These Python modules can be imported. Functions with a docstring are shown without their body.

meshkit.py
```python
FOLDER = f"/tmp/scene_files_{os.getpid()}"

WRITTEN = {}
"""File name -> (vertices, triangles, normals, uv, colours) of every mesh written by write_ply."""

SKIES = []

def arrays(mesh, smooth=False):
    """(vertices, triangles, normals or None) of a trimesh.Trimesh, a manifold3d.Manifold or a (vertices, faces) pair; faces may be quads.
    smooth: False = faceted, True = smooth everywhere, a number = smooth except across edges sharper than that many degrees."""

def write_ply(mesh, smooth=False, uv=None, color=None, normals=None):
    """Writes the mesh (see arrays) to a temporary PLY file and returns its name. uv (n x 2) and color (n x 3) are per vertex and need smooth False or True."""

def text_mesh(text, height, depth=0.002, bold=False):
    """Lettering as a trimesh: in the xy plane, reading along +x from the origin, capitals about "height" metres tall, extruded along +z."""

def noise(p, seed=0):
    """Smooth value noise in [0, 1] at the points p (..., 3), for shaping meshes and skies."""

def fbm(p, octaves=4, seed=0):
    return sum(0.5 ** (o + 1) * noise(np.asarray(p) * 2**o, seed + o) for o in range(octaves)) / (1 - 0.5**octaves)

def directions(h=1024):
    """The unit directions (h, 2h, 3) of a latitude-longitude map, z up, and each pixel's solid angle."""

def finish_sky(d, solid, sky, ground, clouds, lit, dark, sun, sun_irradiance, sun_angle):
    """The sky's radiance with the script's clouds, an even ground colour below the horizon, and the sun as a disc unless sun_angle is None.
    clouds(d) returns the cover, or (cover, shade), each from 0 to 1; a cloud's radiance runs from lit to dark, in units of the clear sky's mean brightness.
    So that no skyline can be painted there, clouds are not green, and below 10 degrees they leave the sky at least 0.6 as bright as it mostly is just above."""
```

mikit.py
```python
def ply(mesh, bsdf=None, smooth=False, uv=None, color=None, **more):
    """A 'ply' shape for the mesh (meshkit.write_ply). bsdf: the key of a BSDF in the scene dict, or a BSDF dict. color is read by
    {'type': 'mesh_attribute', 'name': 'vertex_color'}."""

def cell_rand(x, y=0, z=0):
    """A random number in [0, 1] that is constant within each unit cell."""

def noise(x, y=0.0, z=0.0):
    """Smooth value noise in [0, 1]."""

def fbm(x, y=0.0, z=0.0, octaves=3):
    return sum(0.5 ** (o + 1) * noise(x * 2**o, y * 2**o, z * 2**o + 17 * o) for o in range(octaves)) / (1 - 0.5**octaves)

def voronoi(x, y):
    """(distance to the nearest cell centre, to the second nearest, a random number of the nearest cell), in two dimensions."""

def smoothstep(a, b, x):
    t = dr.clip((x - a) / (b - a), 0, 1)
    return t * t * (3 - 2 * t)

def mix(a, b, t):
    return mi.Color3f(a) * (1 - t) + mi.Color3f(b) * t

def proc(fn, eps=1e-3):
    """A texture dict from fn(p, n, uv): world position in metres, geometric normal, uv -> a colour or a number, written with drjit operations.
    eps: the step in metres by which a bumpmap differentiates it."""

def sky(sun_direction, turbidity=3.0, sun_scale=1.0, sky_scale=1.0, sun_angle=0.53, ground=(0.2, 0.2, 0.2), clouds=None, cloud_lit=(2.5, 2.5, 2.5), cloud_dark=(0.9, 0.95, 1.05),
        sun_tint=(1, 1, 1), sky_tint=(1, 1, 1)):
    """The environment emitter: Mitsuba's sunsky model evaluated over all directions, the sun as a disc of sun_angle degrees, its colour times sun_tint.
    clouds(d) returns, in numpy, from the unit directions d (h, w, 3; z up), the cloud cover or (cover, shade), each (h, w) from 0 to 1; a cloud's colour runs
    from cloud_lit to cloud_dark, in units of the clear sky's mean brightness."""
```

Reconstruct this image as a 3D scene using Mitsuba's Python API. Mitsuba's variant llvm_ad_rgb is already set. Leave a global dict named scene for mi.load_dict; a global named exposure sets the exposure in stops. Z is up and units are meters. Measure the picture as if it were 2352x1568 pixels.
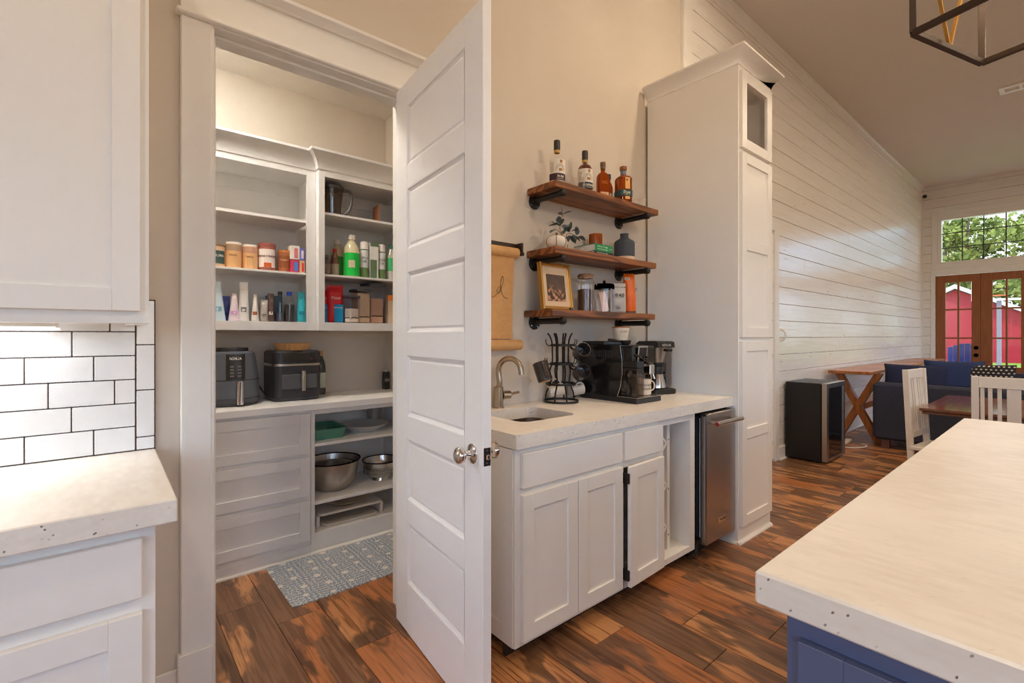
import math, random
import numpy as np
import trimesh
import drjit as dr
import mitsuba as mi
import mikit
import meshkit
from mikit import proc, noise, fbm, voronoi, cell_rand, smoothstep, mix
from scipy.spatial import ConvexHull
from shapely.geometry import Polygon, Point, box as sbox
from shapely.ops import unary_union

T = mi.ScalarTransform4f
scene, labels = {}, {}
rng = random.Random(7)
PI = math.pi

# ------------------------------------------------------------------ camera, sky, lamps, exposure
YAW = math.radians(49.673)          # the walls run along +X; the camera looks between +X and +Y
EYE = 1.32
scene['camera'] = {'type': 'perspective', 'fov': 93.77, 'fov_axis': 'x', 'near_clip': 0.05, 'far_clip': 300.0,
                   'principal_point_offset_y': 14 / 1568,
                   'to_world': T().look_at(origin=[0, 0, EYE], target=[math.cos(YAW), math.sin(YAW), EYE], up=[0, 0, 1])}
exposure = 0.0
scene['sky'] = mikit.sky([-0.35, -0.45, 0.82], turbidity=3.0, sun_scale=2.5, sky_scale=20.0, ground=(0.25, 0.25, 0.22), sky_tint=(0.95, 0.98, 1.0),
                         clouds=lambda d: np.clip((meshkit.fbm(d * 3.0, 4, 3) - 0.42) * 5, 0, 1), cloud_lit=(1.5, 1.5, 1.5), cloud_dark=(1.0, 1.02, 1.06))

WARM = (1.0, 0.80, 0.58)
NEUTRAL = (1.0, 0.95, 0.88)
LAMP_POWER = {'recessed': 400.0, 'pantry': 85.0, 'undercab': 40.0, 'bulb': 420.0}

# ------------------------------------------------------------------ mesh helpers
_BOX = {}


def _box_template():
    v = []
    for sx in (0, 1):
        for sy in (0, 1):
            for sz in (0, 1):
                for a in range(3):
                    v.append((sx, sy, sz, a))
    pts = []
    for sx, sy, sz, a in v:
        p = np.array([sx, sy, sz], float) * 2 - 1
        q = p * (1 - 0.2)
        q[a] = p[a]
        pts.append(q)
    pts = np.array(pts)
    h = ConvexHull(pts)
    f = h.simplices.copy()
    for i, s in enumerate(f):
        n = np.cross(pts[s[1]] - pts[s[0]], pts[s[2]] - pts[s[0]])
        if np.dot(n, pts[s].mean(0)) < 0:
            f[i] = s[::-1]
    return v, f


_BV, _BF = _box_template()
_BS = np.array([[a, b, c] for a, b, c, _ in _BV], float)
_BA = np.array([k for *_, k in _BV])


def mesh(v, f):
    return trimesh.Trimesh(np.asarray(v, float), np.asarray(f, int), process=False)


def box(x0, x1, y0, y1, z0, z1, b=0.0015):
    lo, hi = np.array([min(x0, x1), min(y0, y1), min(z0, z1)]), np.array([max(x0, x1), max(y0, y1), max(z0, z1)])
    b = min(b, 0.3 * (hi - lo).min())
    p = lo + _BS * (hi - lo)
    inset = np.where(_BS > 0.5, -b, b)
    for a in range(3):
        inset[_BA == a, a] = 0
    return mesh(p + inset, _BF)


def cat(*ms):
    out = []
    for m in ms:
        out.extend(m if isinstance(m, (list, tuple)) else [m])
    return trimesh.util.concatenate(out)


def mat(rz=0, loc=(0, 0, 0), rx=0, ry=0):
    m = trimesh.transformations.euler_matrix(rx, ry, rz, 'sxyz')
    m[:3, 3] = loc
    return m


def mv(m, loc=(0, 0, 0), rz=0, rx=0, ry=0, s=None):
    m = m.copy()
    if s is not None:
        m.vertices = m.vertices * np.asarray(s, float)
    m.apply_transform(mat(rz, loc, rx, ry))
    return m


def lathe(prof, n=32, sx=1.0, sy=1.0, closed=True):
    """Revolves (r, z) points about z; r = 0 ends close the surface."""
    prof = [(max(r, 0.0), z) for r, z in prof]
    ang = np.arange(n) * 2 * PI / n
    v, idx = [], []
    for r, z in prof:
        if r < 1e-6:
            idx.append([len(v)] * n)
            v.append([0, 0, z])
        else:
            idx.append(list(range(len(v), len(v) + n)))
            v.extend([[r * math.cos(a) * sx, r * math.sin(a) * sy, z] for a in ang])
    f = []
    for a, b in zip(idx[:-1], idx[1:]):
        for k in range(n):
            k2 = (k + 1) % n
            if a[k] != a[k2]:
                f.append([a[k], a[k2], b[k2] if b[k] != b[k2] else b[k]])
            if b[k] != b[k2]:
                f.append([a[k], b[k2], b[k]])
    return mesh(v, f)


def cyl(r, z0, z1, n=32, b=0.0015):
    b = min(b, r * 0.4, (z1 - z0) * 0.4)
    return lathe([(0, z0), (r - b, z0), (r, z0 + b), (r, z1 - b), (r - b, z1), (0, z1)], n)


def tube(pts, r, n=10, caps=True, flat=None):
    """A tube through points; flat=(a, b) makes an oval of those half sizes."""
    pts = np.asarray(pts, float)
    rs = np.full(len(pts), r, float) if np.isscalar(r) else np.asarray(r, float)
    t = np.gradient(pts, axis=0)
    t /= np.linalg.norm(t, axis=1, keepdims=True) + 1e-12
    u = np.cross(t[0], [0, 0, 1.0])
    if np.linalg.norm(u) < 0.2:
        u = np.cross(t[0], [1.0, 0, 0])
    u /= np.linalg.norm(u)
    v, ang = [], np.arange(n) * 2 * PI / n
    for p, d, rr in zip(pts, t, rs):
        u = u - d * np.dot(u, d)
        u /= np.linalg.norm(u) + 1e-12
        w = np.cross(d, u)
        a, b = flat if flat else (rr, rr)
        v.append(p + np.outer(np.cos(ang) * a, u) + np.outer(np.sin(ang) * b, w))
    f, m = [], len(pts)
    for i in range(m - 1):
        for k in range(n):
            k2 = (k + 1) % n
            f += [[i * n + k, i * n + k2, (i + 1) * n + k2], [i * n + k, (i + 1) * n + k2, (i + 1) * n + k]]
    v = np.vstack(v)
    if caps:
        v = np.vstack([v, pts[0], pts[-1]])
        for k in range(n):
            k2 = (k + 1) % n
            f += [[m * n, k2, k], [m * n + 1, (m - 1) * n + k, (m - 1) * n + k2]]
    return mesh(v, f)


def spline(pts, n=24):
    from scipy.interpolate import CubicSpline
    pts = np.asarray(pts, float)
    s = np.r_[0, np.cumsum(np.linalg.norm(np.diff(pts, axis=0), axis=1))]
    return CubicSpline(s, pts)(np.linspace(0, s[-1], n))


def extr(poly, h, z=0.0):
    m = trimesh.creation.extrude_polygon(poly, h, engine='earcut')
    m.apply_translation([0, 0, z])
    return m


def rrect(x0, x1, y0, y1, r, q=6):
    return sbox(x0 + r, y0 + r, x1 - r, y1 - r).buffer(r, quad_segs=q)


def rbox(w, d, h, r, q=5, top=None):
    """A box w x d x h centred in xy on z = 0 with round upright edges of radius r and softened top and bottom."""
    e = min(0.25 * h, 0.25 * r, 0.006) if top is None else top
    rings = [(-e, 0.0), (0, e), (0, h - e), (-e, h)]
    base = np.array(rrect(-w / 2, w / 2, -d / 2, d / 2, r, q).exterior.coords)[:-1]
    if Polygon(base).exterior.is_ccw is False:
        base = base[::-1]
    n = len(base)
    v, f = [], []
    for off, z in rings:
        s = np.array([(w + 2 * off) / w, (d + 2 * off) / d])
        v.extend([[x, y, z] for x, y in base * s])
    for i in range(len(rings) - 1):
        for k in range(n):
            k2 = (k + 1) % n
            f += [[i * n + k, i * n + k2, (i + 1) * n + k2], [i * n + k, (i + 1) * n + k2, (i + 1) * n + k]]
    v += [[0, 0, 0], [0, 0, h]]
    for k in range(n):
        k2 = (k + 1) % n
        f += [[4 * n, k2, k], [4 * n + 1, 3 * n + k, 3 * n + k2]]
    return mesh(v, f)


def loft(rings, cap=True):
    """rings: list of (n, 3) closed loops, same n, counter-clockwise seen from the end they run to."""
    n = len(rings[0])
    v = np.vstack(rings)
    f = []
    for i in range(len(rings) - 1):
        for k in range(n):
            k2 = (k + 1) % n
            f += [[i * n + k, i * n + k2, (i + 1) * n + k2], [i * n + k, (i + 1) * n + k2, (i + 1) * n + k]]
    if cap:
        v = np.vstack([v, rings[0].mean(0), rings[-1].mean(0)])
        c = len(v) - 2
        m = (len(rings) - 1) * n
        for k in range(n):
            k2 = (k + 1) % n
            f += [[c, k2, k], [c + 1, m + k, m + k2]]
    return mesh(v, f)


def sweep_profile(prof, path_from, path_to, out, up=(0, 0, 1)):
    """A straight moulding: (o, z) outline points carried from one point to the other, o along 'out'."""
    a, b, out, up = (np.asarray(p, float) for p in (path_from, path_to, out, up))
    ring = lambda p: np.array([p + out * o + up * z for o, z in prof])
    ra, rb = ring(a), ring(b)
    m = loft([ra, rb])
    if m.volume < 0:
        m.invert()
    return m


# ------------------------------------------------------------------ naming
def numbered(name):
    if name not in scene and name not in labels and not any(k.startswith(name + '__') for k in scene):
        return name
    i = 1
    while f'{name}_{i:03d}' in scene or f'{name}_{i:03d}' in labels or any(k.startswith(f'{name}_{i:03d}__') for k in scene):
        i += 1
    return f'{name}_{i:03d}'


_COUNT = {}


def _free(key):
    if key not in scene:
        return key
    i = _COUNT.get(key, 0) + 1
    while f'{key}_{i:03d}' in scene:
        i += 1
    _COUNT[key] = i
    return f'{key}_{i:03d}'


def put(key, m, bsdf, color=None, smooth=None, label=None, uv=None, **more):
    """One entry of the scene; color: one colour per mesh, for the coloured BSDFs."""
    key = _free(key)
    if smooth is None:
        smooth = 32
    if color is not None:
        if smooth and smooth is not True:
            m = trimesh.graph.smooth_shade(m, angle=math.radians(smooth), facet_minarea=None)
            smooth = True
        c = np.asarray(color, float)
        c = np.tile(c, (len(m.vertices), 1)) if c.ndim == 1 else c
        scene[key] = mikit.ply(m, bsdf, smooth=smooth, color=c, **more)
    elif uv is not None:
        scene[key] = mikit.ply(m, bsdf, smooth=smooth, uv=uv, **more)
    else:
        scene[key] = mikit.ply(m, bsdf, smooth=smooth, **more)
    if label:
        labels[key] = {'label': label}
    return key


def thing(name, label, cat_, group=None):
    key = numbered(name)
    labels[key] = {'label': label, 'category': cat_}
    if group:
        labels[key]['group'] = group
    return key


def struct(name, m=None, bsdf=None, label=None, **kw):
    if m is not None:
        put(name, m, bsdf, **kw)
    labels[name] = {'kind': 'structure'}
    if label:
        labels[name]['label'] = label
    return name


def srgb(r, g, b):
    c = np.array([r, g, b], float) / 255
    return tuple(round(float(x), 4) for x in np.where(c <= 0.04045, c / 12.92, ((c + 0.055) / 1.055) ** 2.4))


# text: a flat mesh laid on a plane (normal to -Y or -X) or bent round a cylinder
def text_plane(s, h, origin, normal='-y', depth=0.0006, bold=False, center=True, stretch=1.0, tilt=0.0):
    m = meshkit.text_mesh(s, h, depth, bold)
    w = m.bounds[1][0] - m.bounds[0][0]
    m.apply_translation([-(m.bounds[0][0] + w / 2) if center else -m.bounds[0][0], 0, 0])
    m.vertices[:, 0] *= stretch
    if tilt:
        m.apply_transform(mat(tilt))
    ax = {'-y': [[1, 0, 0], [0, 0, 1], [0, -1, 0]], '-x': [[0, -1, 0], [0, 0, 1], [-1, 0, 0]], '+z': [[1, 0, 0], [0, 1, 0], [0, 0, 1]]}[normal] if isinstance(normal, str) else normal
    m.vertices = m.vertices @ np.array(ax, float) + np.asarray(origin, float)
    return m


def facing(yaw):
    """Axes for text_plane: a face whose outward normal points along yaw (radians from +X)."""
    n = np.array([math.cos(yaw), math.sin(yaw), 0])
    right = np.cross([0, 0, 1.0], n)
    return [right.tolist(), [0, 0, 1], n.tolist()]


def wrap_text(s, h, c, r, yaw, depth=0.0005, bold=False, stretch=1.0, vertical=False):
    m = meshkit.text_mesh(s, h, depth, bold)
    b = m.bounds
    m.apply_translation([-(b[0][0] + b[1][0]) / 2, -(b[0][1] + b[1][1]) / 2, 0])
    x, y, d = m.vertices.T.copy()
    x = x * stretch
    if vertical:
        x, y = -y, x
    a = yaw + x / r
    m.vertices = np.stack([c[0] + (r + d + 0.0004) * np.cos(a), c[1] + (r + d + 0.0004) * np.sin(a), c[2] + y], 1)
    return m


def wrap_patch(c, r, z0, z1, yaw, half, n=16, t=0.0008):
    """A label: a thin curved sheet on a cylinder of radius r round c, z0..z1 above c."""
    a = np.linspace(yaw - half, yaw + half, n)
    o = [[c[0] + (r + t) * math.cos(q), c[1] + (r + t) * math.sin(q)] for q in a]
    i = [[c[0] + r * math.cos(q), c[1] + r * math.sin(q)] for q in a[::-1]]
    return extr(Polygon(o + i), z1 - z0, c[2] + z0)


# ------------------------------------------------------------------ materials
def principled(color, rough=0.5, **kw):
    return {'type': 'principled', 'base_color': color if isinstance(color, dict) else {'type': 'rgb', 'value': list(color)}, 'roughness': rough, **kw}


def two(b):
    return {'type': 'twosided', 'b': b}


def bump(b, fn, eps=1e-3):
    return {'type': 'bumpmap', 'arbitrary': proc(fn, eps), 'scale': 1.0, 'b': b}


VC = {'type': 'mesh_attribute', 'name': 'vertex_color'}
scene['matte'] = two(principled(VC, 0.75, specular=0.25))
scene['satin'] = two(principled(VC, 0.38, specular=0.45))
scene['gloss'] = two(principled(VC, 0.12, specular=0.5, clearcoat=0.5, clearcoat_gloss=0.95))
scene['fabric'] = two(principled(VC, 0.95, specular=0.05, sheen=0.25))

WALL = srgb(205, 194, 180)


def wall_relief(p, n, uv):
    return 0.0012 * fbm(p.x * 90 + p.y * 17, p.z * 90, p.y * 90 + p.x * 13, 3)


scene['wall_paint'] = bump(principled(WALL, 0.7, specular=0.3), wall_relief)
scene['ceiling_paint'] = principled(srgb(214, 207, 197), 0.85, specular=0.2)
scene['cabinet_paint'] = principled(srgb(228, 225, 219), 0.32, specular=0.42)
scene['trim_paint'] = principled(srgb(228, 224, 216), 0.33, specular=0.42)
scene['door_paint'] = principled(srgb(232, 231, 229), 0.36, specular=0.42)
scene['shelf_paint'] = principled(srgb(228, 226, 222), 0.4, specular=0.4)
scene['blue_paint'] = principled(srgb(84, 94, 126), 0.35, specular=0.45)


def shiplap_color(p, n, uv):
    # uv: metres along and across the board, shifted for each board
    k = voronoi(uv.x * 1.1, uv.y * 6 + 3.3)
    knot = smoothstep(0.07, 0.02, k[0]) * smoothstep(0.55, 0.8, k[2])
    grain = fbm(uv.x * 2.5, uv.y * 90, 0, 3)
    c = mix(srgb(222, 216, 206), srgb(234, 230, 223), grain)
    return mix(c, srgb(190, 172, 150), knot * 0.6)


def shiplap_relief(p, n, uv):
    return 0.0007 * fbm(uv.x * 3.0, uv.y * 60, 0, 3) + 0.0016 * noise(uv.x * 1.7, uv.y * 9)


scene['shiplap_paint'] = bump(principled(proc(shiplap_color), 0.2, specular=0.55), shiplap_relief, 2e-3)


def concrete_color(p, n, uv):
    big = fbm(p.x * 3.1 + 5, p.y * 3.1, p.z * 3.1, 4)
    fine = fbm(p.x * 70, p.y * 22, p.z * 70, 3)
    c = mix(srgb(216, 209, 199), srgb(228, 223, 214), smoothstep(0.3, 0.7, big * 0.7 + fine * 0.3))
    v = voronoi(p.x * 75 + p.y * 75, p.z * 75 + p.y * 41)
    side = 1 - dr.abs(n.z)
    dense = smoothstep(0.5, 0.72, fbm(p.x * 5, p.y * 5, p.z * 9 + 4, 3))
    pit = smoothstep(0.22, 0.08, v[0]) * smoothstep(0.93 - 0.12 * dense, 0.96, v[2]) * (0.12 + 0.88 * side)
    return mix(c, srgb(112, 106, 100), pit)


def concrete_relief(p, n, uv):
    return 0.0006 * fbm(p.x * 60, p.y * 60, p.z * 60, 3)


scene['concrete'] = bump(principled(proc(concrete_color), 0.3, specular=0.45), concrete_relief)


def floor_color(p, n, uv):
    # uv: metres along (x) and across (y) the plank, shifted for each plank
    u, v = uv.x, uv.y
    wu = u + 0.05 * (fbm(u * 6, v * 20, 3, 2) - 0.5)
    blotch = fbm(wu * 2.6, v * 8.5, 1.3, 5)
    dark = smoothstep(0.455, 0.53, blotch)
    tone = fbm(u * 1.2 + 9, v * 3.1, 7.7, 2)
    streak = fbm(u * 4.5, v * 95, 2.1, 4)
    fine = fbm(u * 11, v * 330, 5.1, 2)
    light = mix(srgb(190, 136, 90), srgb(168, 106, 64), smoothstep(0.35, 0.65, tone))
    light = mix(light, srgb(134, 84, 48), smoothstep(0.52, 0.72, streak))
    brown = mix(srgb(84, 60, 44), srgb(118, 88, 66), smoothstep(0.4, 0.68, streak))
    brown = mix(brown, srgb(60, 42, 32), smoothstep(0.6, 0.75, fbm(u * 2.2 + 4, v * 20, 9, 3)))
    c = mix(light, brown, dark * 0.85)
    k = voronoi(u * 1.3 + 0.37, v * 4.1)
    ring = 0.5 + 0.5 * dr.sin(k[0] * 70 + 4 * streak)
    near = smoothstep(0.33, 0.12, k[0]) * smoothstep(0.62, 0.72, k[2])
    c = mix(c, srgb(70, 48, 34), near * (0.25 + 0.55 * ring))
    return c * (0.80 + 0.4 * fine)


def floor_relief(p, n, uv):
    return 0.0005 * fbm(uv.x * 6, uv.y * 120, 1.0, 3)


scene['floor_wood'] = bump(principled(proc(floor_color), 0.36, specular=0.4), floor_relief)
scene['floor_joint'] = principled(srgb(112, 84, 62), 0.8)


def shelf_wood_color(p, n, uv):
    u = p.x + 0.0
    d = fbm(u * 1.5, p.y * 9 + 2, p.z * 9, 3)
    rings = 0.5 + 0.5 * dr.sin((p.y * 60 + p.z * 95 + d * 26 + u * 1.5))
    g = fbm(u * 9, p.y * 200, p.z * 200, 3)
    c = mix(srgb(98, 56, 30), srgb(142, 86, 46), smoothstep(0.2, 0.8, rings * 0.6 + g * 0.5))
    return mix(c, srgb(70, 42, 26), smoothstep(0.55, 0.7, d) * 0.6)


scene['shelf_wood'] = principled(proc(shelf_wood_color), 0.42, specular=0.4)


def endgrain_color(p, n, uv):
    r = dr.sqrt(dr.square(p.y - 1.96) + dr.square(p.z * 1.0 - (dr.floor(p.z * 2.8) / 2.8 - 0.1)))
    ring = 0.5 + 0.5 * dr.sin(r * 900 + 5 * fbm(p.y * 40, p.z * 40, 0, 2))
    return mix(srgb(58, 40, 28), srgb(92, 66, 46), ring * 0.8)


def warm_wood_color(p, n, uv):
    d = fbm(p.x * 3.1, p.y * 3.1, p.z * 1.2, 3)
    g = fbm(p.x * 40, p.y * 60, p.z * 5, 3)
    return mix(srgb(122, 70, 34), srgb(176, 108, 56), smoothstep(0.25, 0.75, 0.5 * d + 0.6 * g))


scene['warm_wood'] = principled(proc(warm_wood_color), 0.3, specular=0.45)


def table_wood_color(p, n, uv):
    g = fbm(p.x * 6, p.y * 80, p.z * 60, 3)
    return mix(srgb(66, 36, 22), srgb(112, 62, 36), g)


scene['table_wood'] = principled(proc(table_wood_color), 0.1, specular=0.6, clearcoat=1.0, clearcoat_gloss=0.97)


def door_wood_color(p, n, uv):
    g = fbm(p.x * 30, p.y * 70, p.z * 4, 3)
    return mix(srgb(120, 66, 28), srgb(158, 92, 44), g)


scene['entry_wood'] = principled(proc(door_wood_color), 0.35, specular=0.4)
scene['tile_glaze'] = principled(srgb(238, 238, 236), 0.07, specular=0.6)
scene['grout'] = principled(srgb(62, 52, 52), 0.9)
scene['chrome'] = principled(srgb(226, 222, 218), 0.05, metallic=1.0)
scene['polished_steel'] = principled(srgb(205, 202, 198), 0.16, metallic=1.0)
scene['brushed_steel'] = principled(srgb(178, 172, 166), 0.3, metallic=1.0, anisotropic=0.5)
scene['nickel'] = principled(srgb(172, 156, 138), 0.25, metallic=1.0)
scene['gilt'] = principled(srgb(204, 156, 84), 0.28, metallic=0.9)
scene['brass'] = principled(srgb(190, 160, 110), 0.3, metallic=0.9)
scene['black_iron'] = principled(srgb(38, 34, 32), 0.42, metallic=0.3, specular=0.4)
scene['bronze'] = principled(srgb(64, 50, 40), 0.4, metallic=0.5)
scene['dark_glass'] = principled((0.008, 0.008, 0.010), 0.05, specular=0.6)
scene['pane_glass'] = {'type': 'thindielectric', 'int_ior': 1.5}
scene['clear_glass'] = {'type': 'thindielectric', 'int_ior': 1.45}
scene['smoky_glass'] = {'type': 'thindielectric', 'int_ior': 1.5, 'specular_transmittance': {'type': 'rgb', 'value': [0.62, 0.56, 0.52]}}
scene['tub_plastic'] = {'type': 'thindielectric', 'int_ior': 1.35, 'specular_transmittance': {'type': 'rgb', 'value': [0.86, 0.87, 0.9]}}
scene['amber_liquid'] = principled(srgb(186, 84, 18), 0.06, spec_trans=0.75, eta=1.36)
scene['dark_liquid'] = principled(srgb(110, 30, 12), 0.06, spec_trans=0.65, eta=1.36)
scene['amber_glass'] = principled(srgb(214, 112, 34), 0.08, spec_trans=0.6, eta=1.45)


def kraft_color(p, n, uv):
    return mix(srgb(196, 148, 96), srgb(212, 166, 114), fbm(p.x * 60, p.y * 60, p.z * 60, 3))


scene['kraft_paper'] = two(principled(proc(kraft_color), 0.8, specular=0.2))
SOFA = srgb(58, 60, 74)


def sofa_color(p, n, uv):
    return mix(srgb(46, 48, 60), srgb(72, 74, 88), fbm(p.x * 160, p.y * 160, p.z * 160, 2))


scene['sofa_fabric'] = principled(proc(sofa_color), 0.95, specular=0.1, sheen=0.3)


def leaf_color(p, n, uv):
    return mix(srgb(74, 100, 50), srgb(156, 168, 92), fbm(p.x * 0.9, p.y * 0.9, p.z * 0.9, 3))


scene['tree_leaf'] = two({'type': 'diffuse', 'reflectance': proc(leaf_color)})
scene['bark'] = {'type': 'diffuse', 'reflectance': {'type': 'rgb', 'value': list(srgb(96, 84, 72))}}


def lawn_color(p, n, uv):
    return mix(srgb(104, 138, 62), srgb(134, 164, 80), fbm(p.x * 2, p.y * 2, 0, 4))


scene['lawn_grass'] = {'type': 'diffuse', 'reflectance': proc(lawn_color)}
scene['drive_concrete'] = {'type': 'diffuse', 'reflectance': {'type': 'rgb', 'value': [0.62, 0.61, 0.58]}}


def lamp(key, m, power, color, base='matte'):
    """An emitting lens or bulb; power is radiance."""
    put(key, m, base, color=(0.8, 0.8, 0.8), emitter={'type': 'area', 'radiance': {'type': 'rgb', 'value': [power * c for c in color]}})


# ------------------------------------------------------------------ room shell
WY = 2.07                            # face of the long wall that holds doorway, bar and shiplap
FX = 12.72                           # far wall
SY = -4.6                            # wall behind the camera's right
BX = -2.7                            # wall behind the camera's left
CZ = 4.33                            # ceiling
OX0, OX1, OZ = 0.290, 1.100, 2.47    # rough opening of the pantry doorway

struct('floor', box(BX - .2, FX + .2, SY - .2, 3.7, -0.2, -0.006, 0), 'floor_joint', smooth=False)
struct('ceiling', box(BX - .2, FX + .2, SY - .2, WY + .2, CZ, CZ + .2, 0), 'ceiling_paint', smooth=False)
struct('wall_left', cat(box(BX - .2, OX0, WY, WY + .12, 0, CZ, 0), box(OX0, OX1, WY, WY + .12, OZ, CZ, 0), box(OX1, FX + .2, WY, WY + .12, 0, CZ, 0)), 'wall_paint', smooth=False)


def wall_y(y0, y1, x0, x1, z1, holes):
    """A wall along X from x0 to x1 with holes (a, b, bottom, top)."""
    xs = sorted({x0, x1, *[h[0] for h in holes], *[h[1] for h in holes]})
    out = []
    for a, b in zip(xs[:-1], xs[1:]):
        cuts = sorted([(h[2], h[3]) for h in holes if h[0] <= a + 1e-6 and h[1] >= b - 1e-6])
        z = 0
        for lo, hi in cuts:
            if lo > z:
                out.append(box(a, b, y0, y1, z, lo, 0))
            z = hi
        if z < z1:
            out.append(box(a, b, y0, y1, z, z1, 0))
    return cat(out)


def wall_x(x0, x1, y0, y1, z1, holes):
    m = wall_y(x0, x1, y0, y1, z1, holes)
    m.vertices = m.vertices[:, [1, 0, 2]]
    m.invert()
    return m


TR = (-1.10, 1.80, 2.745, 3.685)     # transom opening in the far wall (y0, y1, z0, z1)
DO = (-1.10, 1.835, 0.0, 2.515)      # entry door opening
struct('wall_far', wall_x(FX, FX + .16, SY, WY, CZ, [TR, DO]), 'trim_paint', smooth=False)
SW = [(-2.3, -0.5, 0.95, 2.9), (0.1, 1.9, 0.95, 2.9), (6.2, 8.2, 0.7, 2.9), (9.2, 11.4, 0.7, 2.9)]
struct('wall_right', wall_y(SY - .16, SY, BX - .2, FX + .2, CZ, SW), 'wall_paint', smooth=False)
WW = [(-3.6, -1.9, 0.6, 2.9), (-1.4, 0.5, 0.6, 2.9)]
struct('wall_back', wall_x(BX - .16, BX, SY, WY, CZ, WW), 'wall_paint', smooth=False)
# windows behind the camera: frames and panes
wi = 10
for (a, b, lo, hi) in SW:
    k = struct(f'window_{wi}')
    put(k + '__frame', cat(box(a, a + .05, SY - .1, SY - .04, lo, hi), box(b - .05, b, SY - .1, SY - .04, lo, hi), box(a, b, SY - .1, SY - .04, lo, lo + .05), box(a, b, SY - .1, SY - .04, hi - .05, hi)), 'trim_paint', smooth=False)
    put(k + '__pane', mesh([[a, SY - .07, lo], [b, SY - .07, lo], [b, SY - .07, hi], [a, SY - .07, hi]], [[0, 1, 2], [0, 2, 3]]), 'pane_glass', smooth=False)
    wi += 1
for (a, b, lo, hi) in WW:
    k = struct(f'window_{wi}')
    put(k + '__frame', cat(box(BX - .1, BX - .04, a, a + .05, lo, hi), box(BX - .1, BX - .04, b - .05, b, lo, hi), box(BX - .1, BX - .04, a, b, lo, lo + .05), box(BX - .1, BX - .04, a, b, hi - .05, hi)), 'trim_paint', smooth=False)
    put(k + '__pane', mesh([[BX - .07, a, lo], [BX - .07, b, lo], [BX - .07, b, hi], [BX - .07, a, hi]], [[0, 1, 2], [0, 2, 3]]), 'pane_glass', smooth=False)
    wi += 1

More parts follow.
